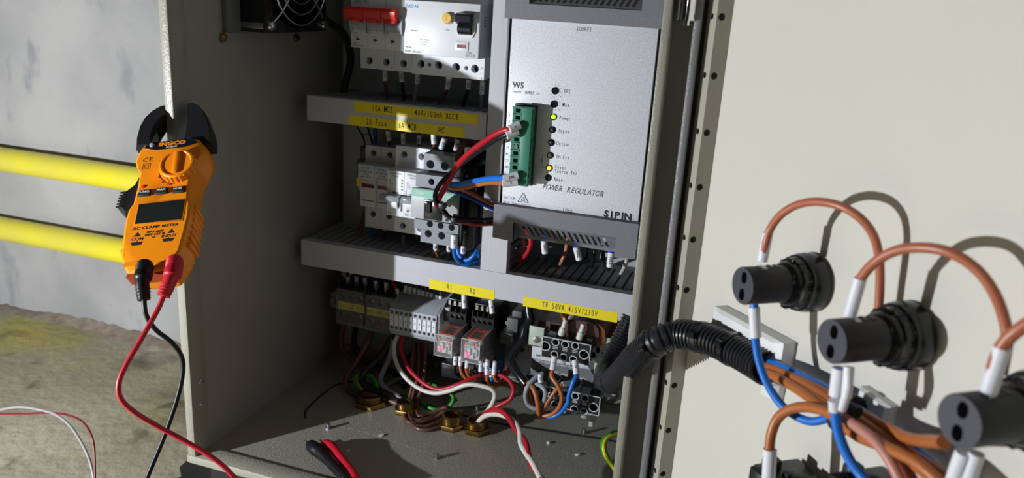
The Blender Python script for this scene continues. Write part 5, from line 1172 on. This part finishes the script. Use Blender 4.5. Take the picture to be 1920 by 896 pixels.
m = M(MT); m.prism([(-22, 98), (-18.2, 98), (-18.2, 94), (-23, 88), (-26, 80), (-27, 66), (-25, 60), (-24.5, 80), (-22, 87)], lambda u, v, w: (u, w, v), 6, 14.5); m.build('jaw_lining', MGREY, jl)
# opening lever on the left
m = M(MT); loft(m, [(9, [(-26, 40), (-31, 37), (-33, 30), (-41, 22), (-42, 13), (-36, 6), (-27, 8)]), (12, [(-25, 42), (-33, 38), (-35, 30), (-43, 23), (-44.5, 12), (-37, 4), (-26, 7)]), (22, [(-25, 42), (-33, 38), (-35, 30), (-43, 23), (-44.5, 12), (-37, 4), (-26, 7)])])
for k in range(6): m.box(-44 + k * .2, -38, 8.6, 9.6, 10 + k * 2.6, 11.3 + k * 2.6, .3)
m.build('opening_lever', JB, met)
m = M(MT); loft(m, [(8, [(-25, 52), (-33, 55), (-35, 50), (-30, 42), (-25, 40)]), (20, [(-25, 52), (-34, 56), (-36, 50), (-30, 41), (-25, 40)])]); m.build('jaw_shoulder', JB, met)
# ---- test leads
def lead(label, col, plug, cable, matp, rc):
    P = [at(*p[:2], D=p[2]) for p in plug]
    m = M(); m.tube([P[0], P[1], P[2], P[3]], lambda f: 5.1 if f < .3 else (5.6 if f < .55 else 4.6 - 1.6 * (f - .55)), seg=16, n=8)
    d = (P[1] - P[0]).normalized()
    o = None
    C_ = [at(*p[:2], D=p[2]) for p in cable]
    mc = M(); mc.tube([P[3].lerp(P[2], .2)] + C_, rc, seg=12, n=10)
    o = mc.build('test_lead', matp, smooth=60); tag(o, label, 'test lead', 'test leads plugged into the clamp meter')
    pl = m.build('plug', matp, o)
    m = M()
    for k in range(4):
        a = P[2].lerp(P[3], .35 + .18 * k); dd = (P[3] - P[2]).normalized(); m.lathe([(4.0 - .15 * k, 0), (4.7 - .15 * k, .5), (4.0 - .15 * k, 1.2)], a, dd, 16)
    for k in range(4):
        a = P[0].lerp(P[1], .2 + .2 * k); m.lathe([(5.0, 0), (5.6, .5), (5.0, 1.0)], a, (P[1] - P[0]).normalized(), 16)
    m.build('strain_relief', matp, pl)
    return o
RL = mat('red_silicone', (.52, .010, .028), .42); BLs = mat('black_silicone', (.008, .008, .009), .42, spec=.35)
lead('black test lead hanging from the left socket of the clamp meter', 'black', [(272, 496, 525), (270, 512, 519), (267, 530, 515), (270, 562, 512)], [(274, 590, 512), (292, 618, 515), (322, 642, 522), (341, 670, 528), (342, 705, 530), (330, 755, 530), (308, 818, 528), (288, 866, 526), (268, 915, 524)], BLs, 1.55)
lead('red test lead looping from the right socket of the clamp meter over the sill', 'red', [(328, 488, 524), (326, 505, 517), (319, 526, 512), (306, 555, 508)], [(297, 578, 506), (268, 630, 500), (236, 685, 494), (223, 718, 492), (226, 746, 492), (250, 771, 496), (292, 797, 504), (345, 826, 510), (388, 851, 512), (418, 873, 514), (446, 902, 516)], RL, 1.65)
# ---- test probes lying in the cabinet
def probe(label, tip, pts, radii, ma, mb):
    P = [at(p[0], p[1], Z=p[2]) for p in pts]; t0 = at(tip[0], tip[1], Z=tip[2])
    m = M(); n = len(P) - 1
    def rr(f):
        k = min(int(f * n), n - 1); g = f * n - k; return radii[k] * (1 - g) + radii[k + 1] * g
    m.tube(P, rr, seg=20, n=8); o = m.build('test_probe', ma, smooth=50); tag(o, label, 'test probe', 'test probes lying in the cabinet')
    m = M(); m.cyl(P[0], t0, 1.15, .7, seg=12); m.build('metal_tip', STEEL, o)
    m = M()
    for k in range(5):
        a = P[-2].lerp(P[-1], .1 + .17 * k); m.lathe([(radii[-2] * .95, 0), (radii[-2] * 1.05, .8), (radii[-2] * .95, 1.6)], a, (P[-1] - P[-2]).normalized(), 18)
    m.build('grip_ring', mb, o)
    return o
probe('black test probe with its metal tip pointing left on the cabinet floor', (572, 826, -391), [(579, 832, -391.5), (583, 835, -391.3), (592, 842, -391), (602, 850, -391.3), (616, 864, -391), (632, 880, -390), (648, 897, -389), (665, 915, -387)], [3.2, 5.2, 6.0, 5.4, 4.3, 4.3, 4.8, 4.8], BLs, BLs)
probe('red test probe lying beside the black one on the cabinet floor', (600, 825, -391), [(606, 831, -391.5), (611, 834, -391), (621, 839, -391), (632, 851, -391), (648, 871, -390), (660, 887, -389), (668, 903, -387)], [3.2, 5.0, 5.6, 4.6, 4.2, 4.6, 4.6], RL, RL)
# ================================================================ DOOR-MOUNTED ITEMS
def ondoor(px, py, h):
    """point h mm off the inner door skin, along the sight line"""
    r = ray(px, py); p0 = DP + DN * h; k = p0.dot(DN) / r.dot(DN); return r * k
def curve(pts): return [ondoor(*p) for p in pts]
PILOTB = mat('matte_black_lamp', (.020, .021, .026), .42, bump=.1, bscale=600)
PILOTR = mat('grey_black_lamp_back', (.045, .046, .058), .55)
rear0 = DP + DN * 42 + Vector((0, 0, -130)); rear0 = Vector((-4, 393, -130))
def lampT(o):
    x = DD; y = -DN                       # local y runs from the rear of the lamp to the door
    T = Matrix.Identity(4)
    for i in range(3): T[i][0] = x[i]; T[i][1] = y[i]; T[i][2] = (0, 0, 1)[i]; T[i][3] = o[i]
    return T
def pilot(o, label):
    L = 42.0 - 1.0
    base = Vector(o) + (-DN) * L
    t = thing('pilot_lamp', label, 'pilot lamp', o, 'black pilot lamps through the cabinet door'); T = lampT(Vector(o))
    R = 9.5
    m = M(T); holes = [slot(.4, 4.4, 4.6, 6.4), slot(.4, -4.4, 4.6, 6.4)]
    ang = [2 * PI * i / 40 for i in range(40)]
    m.holes([(R * .97 * math.cos(a), R * .97 * math.sin(a)) for a in ang], holes, lambda u, v, w: (u, w, v), 6)
    m.build('rear_face', PILOTR, t)
    m = M(T); m.lathe([(R * .97, 0), (R, .5), (R, 22), (R + .5, 23.5), (R + .6, 26)], (0, 0, 0), (0, 1, 0), 40, False, False)
    for k in (0, 1):
        m.box(-2.2, 2.2, 13.5 + k * 3.6, 15.2 + k * 3.6, R - .6, R + .25)
    m.box(-R - .3, -R + .4, 9, 21, -3.8, 3.8, .3)
    m.build('barrel', PILOTB, t)
    m = M(T); m.lathe([(R + .5, 22.5), (11.2, 24), (11.6, 26.5), (12.8, 27), (13.0, 30), (13.6, 31), (14.4, 31.4), (14.6, 33.4), (15.0, 34), (15.2, 37.5), (15.2, 40.3), (14.4, 40.9)], (0, 0, 0), (0, 1, 0), 44)
    for k in range(16):
        a = 2 * PI * k / 16; c_, s_ = math.cos(a), math.sin(a); m.lathe([(.6, 0), (.6, 3.4)], (12.8 * c_, 27, 12.8 * s_), (0, 1, 0), 6)
    m.box(-2, 2, 25.5, 27.5, 10.5, 13.2, .3); m.box(-2, 2, 25.5, 27.5, -13.2, -10.5, .3)
    m.build('fixing_nut', BLACKG, t)
    m = M(T)
    for s in (1, -1): m.box(-2.4, 2.4, 8.0, 11.5, s * (R - .8) - .6, s * (R - .8) + 1.0, .4)
    m.build('terminal_clamp', DSTEEL, t)
    return t
p0 = pilot(rear0, 'farthest black pilot lamp, nearest the hinge side of the door')
step = Vector((39, -55, 0)).length
for k, (dx, dy, lab) in enumerate(((39.3, -54.9, 'middle of the three large black pilot lamps'), (78.2, -109.2, 'nearest black pilot lamp, cut by the right edge of the photo'))):
    c = copy_tree(p0, (dx, dy, 0)); c['label'] = lab; c['_o'] = list(rear0 + Vector((dx, dy, 0)))
rear = [rear0, rear0 + Vector((39.3, -54.9, 0)), rear0 + Vector((78.2, -109.2, 0))]
CW_ = mat('soft_copper_wire', (.42, .13, .065), .35)
def dwire(label, ma, pts, r, group, sl=None):
    P = curve(pts); m = M(); m.tube(P, r, seg=12, n=10); o = m.build('wire', ma, smooth=60); tag(o, label, 'wire', group)
    if sl: sleeve(o, ondoor(*sl[0]), ondoor(*sl[1]), sl[2], sl[3] if len(sl) > 3 else None)
    return o
G1 = 'copper-brown wires arching over the pilot lamps'
dwire('copper-brown wire arching over the farthest pilot lamp', CW_, [(1430, 486, 32), (1436, 455, 32), (1445, 428, 31), (1465, 402, 30), (1495, 384, 28), (1532, 378, 26), (1575, 386, 23), (1612, 408, 19), (1637, 440, 15), (1648, 480, 12), (1650, 530, 10), (1647, 585, 9)], 2.0, G1, ((1429, 489, 32), (1440, 437, 31), 2.6, None))
dwire('copper-brown wire arching over the middle pilot lamp', CW_, [(1594, 594, 32), (1600, 560, 32), (1612, 525, 31), (1640, 492, 30), (1680, 470, 28), (1728, 464, 26), (1780, 473, 23), (1828, 502, 19), (1862, 545, 16), (1882, 595, 13), (1888, 640, 12), (1878, 700, 11)], 2.1, G1, ((1593, 592, 32), (1613, 522, 31), 2.7, None))
dwire('copper-brown wire leaving the nearest pilot lamp at the right edge', CW_, [(1854, 732, 32), (1866, 680, 32), (1882, 645, 31), (1905, 622, 30), (1940, 598, 28)], 2.3, G1, ((1853, 734, 32), (1880, 652, 31), 2.9, None))
BW = WR['blue']; G2 = 'bright blue wires under the pilot lamps'
dwire('blue wire hanging in a bow under the farthest pilot lamp', BW, [(1414, 570, 32), (1415, 600, 32), (1417, 640, 31), (1424, 680, 30), (1440, 722, 28), (1466, 760, 25), (1496, 782, 22), (1524, 790, 20), (1552, 783, 18), (1570, 768, 18)], 2.1, G2, ((1414, 576, 32), (1417, 632, 31), 2.9, None))
dwire('blue wire hanging from the middle pilot lamp towards the lower edge', BW, [(1576, 690, 33), (1570, 730, 33), (1566, 765, 33), (1572, 810, 32), (1590, 856, 30), (1615, 892, 28), (1650, 925, 26)], 2.3, G2, ((1574, 690, 33), (1568, 742, 33), 3.1, None))
dwire('white-sleeved wire beside the blue one under the middle pilot lamp', WSLV, [(1592, 688, 34), (1590, 730, 35), (1578, 768, 35)], 1.9, None, ((1592, 688, 34), (1587, 745, 35), 2.2, None))
o = dwire('white tip of the wire crossing the blue bow under the middle lamp', WSLV, [(1564, 750, 37), (1566, 770, 36)], 2.6, None)
dwire('white-sleeved wire on the left under the nearest pilot lamp', WSLV, [(1808, 848, 32), (1796, 880, 32), (1786, 915, 31)], 3.0, 'sleeved wires under the nearest pilot lamp')
dwire('white-sleeved wire on the right under the nearest pilot lamp', WSLV, [(1832, 850, 30), (1822, 880, 30), (1812, 915, 30)], 2.6, 'sleeved wires under the nearest pilot lamp')
# bundle from the conduit
OB = WR['brown']; G3 = 'orange brown wires fanning out of the conduit on the door'
for k, pts in enumerate(([(1425, 684, 14), (1450, 692, 14), (1500, 715, 15), (1560, 752, 17), (1620, 794, 18), (1690, 840, 18), (1760, 885, 18), (1800, 915, 18)],
                         [(1425, 690, 12), (1448, 698, 14), (1500, 726, 17), (1560, 766, 20), (1620, 806, 20), (1690, 852, 20), (1740, 890, 20), (1770, 915, 20)],
                         [(1428, 694, 14), (1452, 704, 17), (1505, 736, 20), (1556, 775, 23), (1605, 815, 23), (1660, 838, 25), (1720, 868, 25), (1780, 920, 24)],
                         [(1430, 682, 12), (1460, 694, 13), (1520, 722, 14), (1580, 756, 15), (1640, 790, 15), (1690, 816, 17), (1720, 825, 24), (1770, 829, 40)])):
    dwire(('uppermost orange brown wire of the conduit bundle', 'second orange brown wire of the conduit bundle', 'lowest orange brown wire of the conduit bundle', 'orange brown wire of the bundle that bends right to the nearest lamp')[k], OB, pts, 2.6, G3)
dwire('orange brown wire bowing down to a white sleeve at the lower edge', OB, [(1442, 850, 34), (1446, 815, 33), (1458, 785, 31), (1480, 768, 29), (1512, 763, 27), (1550, 772, 26), (1590, 792, 25), (1630, 815, 24)], 2.5, None, ((1444, 842, 34), (1440, 915, 34), 3.3, None))
dwire('pale copper wire running down right from the bundle', mat('pale_copper_wire', (.50, .22, .17), .4), [(1560, 768, 27), (1600, 795, 27), (1640, 826, 27), (1668, 862, 27), (1690, 905, 27)], 2.4, None)
dwire('dark copper wire running down right behind the pale one', CW_, [(1630, 812, 20), (1680, 852, 20), (1712, 900, 20), (1730, 930, 20)], 2.2, None)
for k, pts in enumerate(([(1430, 676, 12), (1470, 690, 12), (1520, 714, 12), (1570, 742, 12), (1620, 775, 12), (1680, 815, 12), (1730, 856, 12), (1780, 905, 12)], [(1432, 686, 10), (1480, 704, 9), (1540, 738, 9), (1600, 772, 9), (1660, 812, 9), (1720, 862, 9), (1760, 910, 9)])):
    dwire(('upper blue wire running out of the conduit', 'lower dark blue wire running out of the conduit')[k], (BW, WR['dblue'])[k], pts, 2.3, 'blue wires fanning out of the conduit on the door')
# black cable tie round the bundle
t = thing('cable_tie', 'black cable tie holding the orange brown and blue bundle on the door', 'cable tie', ondoor(1588, 776, 14))
m = M(); c = ondoor(1588, 776, 15); d = (ondoor(1640, 810, 15) - ondoor(1540, 742, 15)).normalized(); m.lathe([(9.5, -2), (10, -1.5), (10, 1.5), (9.5, 2)], c, d, 20); m.build('tie_band', BLACKR, t)
m = M(); c2 = ondoor(1600, 768, 24); m.cyl(c2 - d * 3, c2 + d * 3, 2.8, seg=10); m.build('tie_head', BLACKR, t)
# white adhesive mounts on the door
WM = mat('white_mount_plastic', (.80, .81, .80), .5, noise=.15, nscale=40)
def mount(label, quad, h):
    A = [ondoor(x, y, .1) for x, y in quad]; c = sum(A, Vector()) / 4
    m = M(); lo = [m.v(p) for p in A]; up = [m.v(p + DN * h) for p in A]; tp = [m.v(c + (p - c) * .8 + DN * (h + 2)) for p in A]
    m.bm.faces.new(lo); m.bm.faces.new(list(reversed(tp)))
    for a_, b_ in ((lo, up), (up, tp)):
        for i in range(4): m.bm.faces.new((a_[i], a_[(i + 1) % 4], b_[(i + 1) % 4], b_[i]))
    o = m.build('cable_mount', WM, smooth=20); tag(o, label, 'cable mount', 'white adhesive cable mounts on the door')
    return o
mount('large white adhesive mount behind the end of the corrugated conduit', [(1362, 572), (1494, 642), (1484, 704), (1352, 628)], 8)
mount('white adhesive mount to the right of the black cable tie', [(1628, 722), (1686, 762), (1678, 800), (1616, 756)], 4)
mount('small white mount corner just under the end of the corrugated conduit', [(1446, 708), (1474, 722), (1468, 752), (1440, 738)], 4)
# ---- corrugated conduit
cp = [at(1186, 596, Y=640), at(1165, 640, Y=632), at(1144, 680, Y=620), at(1133, 706, Y=602), at(1142, 716, Y=580), at(1162, 702, Y=535), at(1192, 670, Y=486), at(1226, 643, Y=462)] + [ondoor(1272, 627, 28), ondoor(1320, 634, 20), ondoor(1366, 652, 15), ondoor(1404, 672, 13), ondoor(1438, 692, 13)]
m = M(); C_ = catmull(cp, 14)
# resample evenly for ribs
L_ = [0]
for a, b in zip(C_, C_[1:]): L_.append(L_[-1] + (b - a).length)
tot = L_[-1]; stepl = .62; Q = []; j = 0; s = 0
while s < tot:
    while L_[j + 1] < s: j += 1
    f = (s - L_[j]) / max(1e-6, L_[j + 1] - L_[j]); Q.append(C_[j].lerp(C_[j + 1], f)); s += stepl
nq = len(Q)
def rib(f):
    k = int(round(f * (nq - 1))) % 5; return 9.3 if k in (0, 1, 2) else 8.0
m.tube(Q, rib, seg=28, smooth=False, caps=False)
o = m.build('corrugated_conduit', mat('black_conduit', (.018, .019, .023), .33), smooth=28); tag(o, 'black corrugated conduit carrying wires from the transformer to the door', 'conduit')
m = M(); m.tube(Q, 7.4, seg=20, smooth=False, caps=False); m.build('inner_wall', BLACKR, o)
for i, (px, py, h) in enumerate(((1226, 643, None), (1318, 634, 20), (1370, 654, 15))):
    c = at(px, py, Y=462) if h is None else ondoor(px, py, h)
    k = min(range(nq), key=lambda q: (Q[q] - c).length); k = max(2, min(nq - 3, k)); d = (Q[k + 2] - Q[k - 2]).normalized()
    lab = ('black cable tie round the conduit, nearest the cabinet', 'black cable tie round the top of the conduit bend', 'black cable tie round the conduit, nearest its open end')[i]
    t = thing('cable_tie', lab, 'cable tie', Q[k], 'cable ties round the corrugated conduit')
    m = M(); m.lathe([(9.3, -2.2), (9.9, -1.8), (9.9, 1.8), (9.3, 2.2)], Q[k], d, 28); m.build('tie_band', BLACKG, t)
    u = (-Q[k]).normalized(); u = (u - d * u.dot(d)).normalized(); c = Q[k] + u * 10.2; m = M(); m.cyl(c - d * 2.4, c + d * 2.4, 2.2, seg=8); m.build('tie_head', BLACKG, t)
# ---- second row: switch blocks below
SB = mat('switch_block_black', (.013, .014, .015), .4)
def block(label, px, py, h0, w):
    c = ondoor(px, py, 0); t = thing('switch_block', label, 'switch block', c, 'black switch blocks low on the door'); T = lampT(c)
    m = M(T); m.box(-w, w, -h0, -2, -34, 0, 1.4); m.box(-w * .6, w * .2, -h0 - 5, -h0 + 3, -20, 2.5, 1); m.box(-w - 3, w + 3, -14, -.5, -36, -3, 1.5); m.build('body', SB, t)
    m = M(T); m.lathe([(2.4, 0), (2.4, 1.0)], (w * .5, -h0, -6), (0, -1, 0), 14); m.build('terminal_screw', DSTEEL, t)
    m = M(T); m.box(-w * .9, -w * .3, -h0 + 4, -h0 + 12, -1, 5, 1); m.box(w * .1, w * .8, -h0 + 8, -h0 + 16, -1, 4, 1); m.build('terminal_hood', SB, t)
block('black switch block at the lower edge, left of the hanging blue wire', 1530, 880, 30, 12)
block('black switch block at the lower edge, right of the hanging blue wire', 1690, 890, 30, 9)
# ================================================================ LOOSE WIRES ON THE LEFT AND SCRAPS
wire('thin grey wire curving through the lower left of the concrete floor', 'white', [(-20, 772, 500), (0, 768, 498), (35, 763, 495), (69, 767, 492), (104, 777, 488), (132, 799, 482), (155, 834, 474), (170, 869, 466), (178, 910, 458)], 1.25, ma=mat('silver_grey_wire', (.27, .27, .28), .4))
wire('thin dark red wire curving beside the grey one over the concrete floor', 'dred', [(-20, 777, 500), (0, 776, 498), (46, 775.5, 494), (92, 774, 490), (127, 778, 486), (155, 791, 482), (171, 815, 476), (177, 846, 470), (178, 910, 458)], .95, ma=mat('deep_red_wire', (.16, .008, .02), .35))
sc = []
for i, (px, py, r, lab) in enumerate(((715, 817, 2.6, 'white plastic scrap on the cabinet floor between the two left screw tips'), (653, 845, 1.6, 'tiny white plastic scrap just right of the red test probe'), (859, 781, 1.5, 'tiny white plastic scrap between the brass glands at the brown coil'), (1028, 831, 2.4, 'white plastic scrap right of the twisted red and white pair'), (1083, 853, 2.7, 'white plastic scrap farthest right on the cabinet floor'))):
    c = at(px, py, Z=ZB); m = M(); bmesh.ops.create_icosphere(m.bm, subdivisions=1, radius=r); random.seed(i)
    for v in m.bm.verts: v.co = Vector((v.co.x * random.uniform(.7, 1.5), v.co.y * random.uniform(.6, 1.2), max(0, v.co.z + r * .5) * random.uniform(.3, .6))) + c
    o = m.build('plastic_scrap', mat('white_scrap', (.62, .62, .58), .6), smooth=0); tag(o, lab, 'scrap', 'white plastic scraps on the cabinet floor')

a = at(356, 859, Z=FLOOR + 3); b = at(322, 902, Z=FLOOR + 3)  # added dark sheet, cut to the outline of the cabinet's shadow on the floor
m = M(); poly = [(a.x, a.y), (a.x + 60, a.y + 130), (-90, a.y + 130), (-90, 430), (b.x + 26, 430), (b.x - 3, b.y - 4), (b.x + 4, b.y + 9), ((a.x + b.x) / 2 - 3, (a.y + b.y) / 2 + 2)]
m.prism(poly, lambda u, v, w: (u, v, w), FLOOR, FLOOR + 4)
tag(m.build('floor_shadow', mat('floor_shadow_dark', (.018, .019, .020), .8, bump=.8, bscale=250, noise=.5, nscale=40), smooth=20), 'dark sheet on the concrete floor, painted shadow under the front of the cabinet', 'painted shadow')
for o in list(bpy.data.objects):
    if '_o' in o: del o['_o']
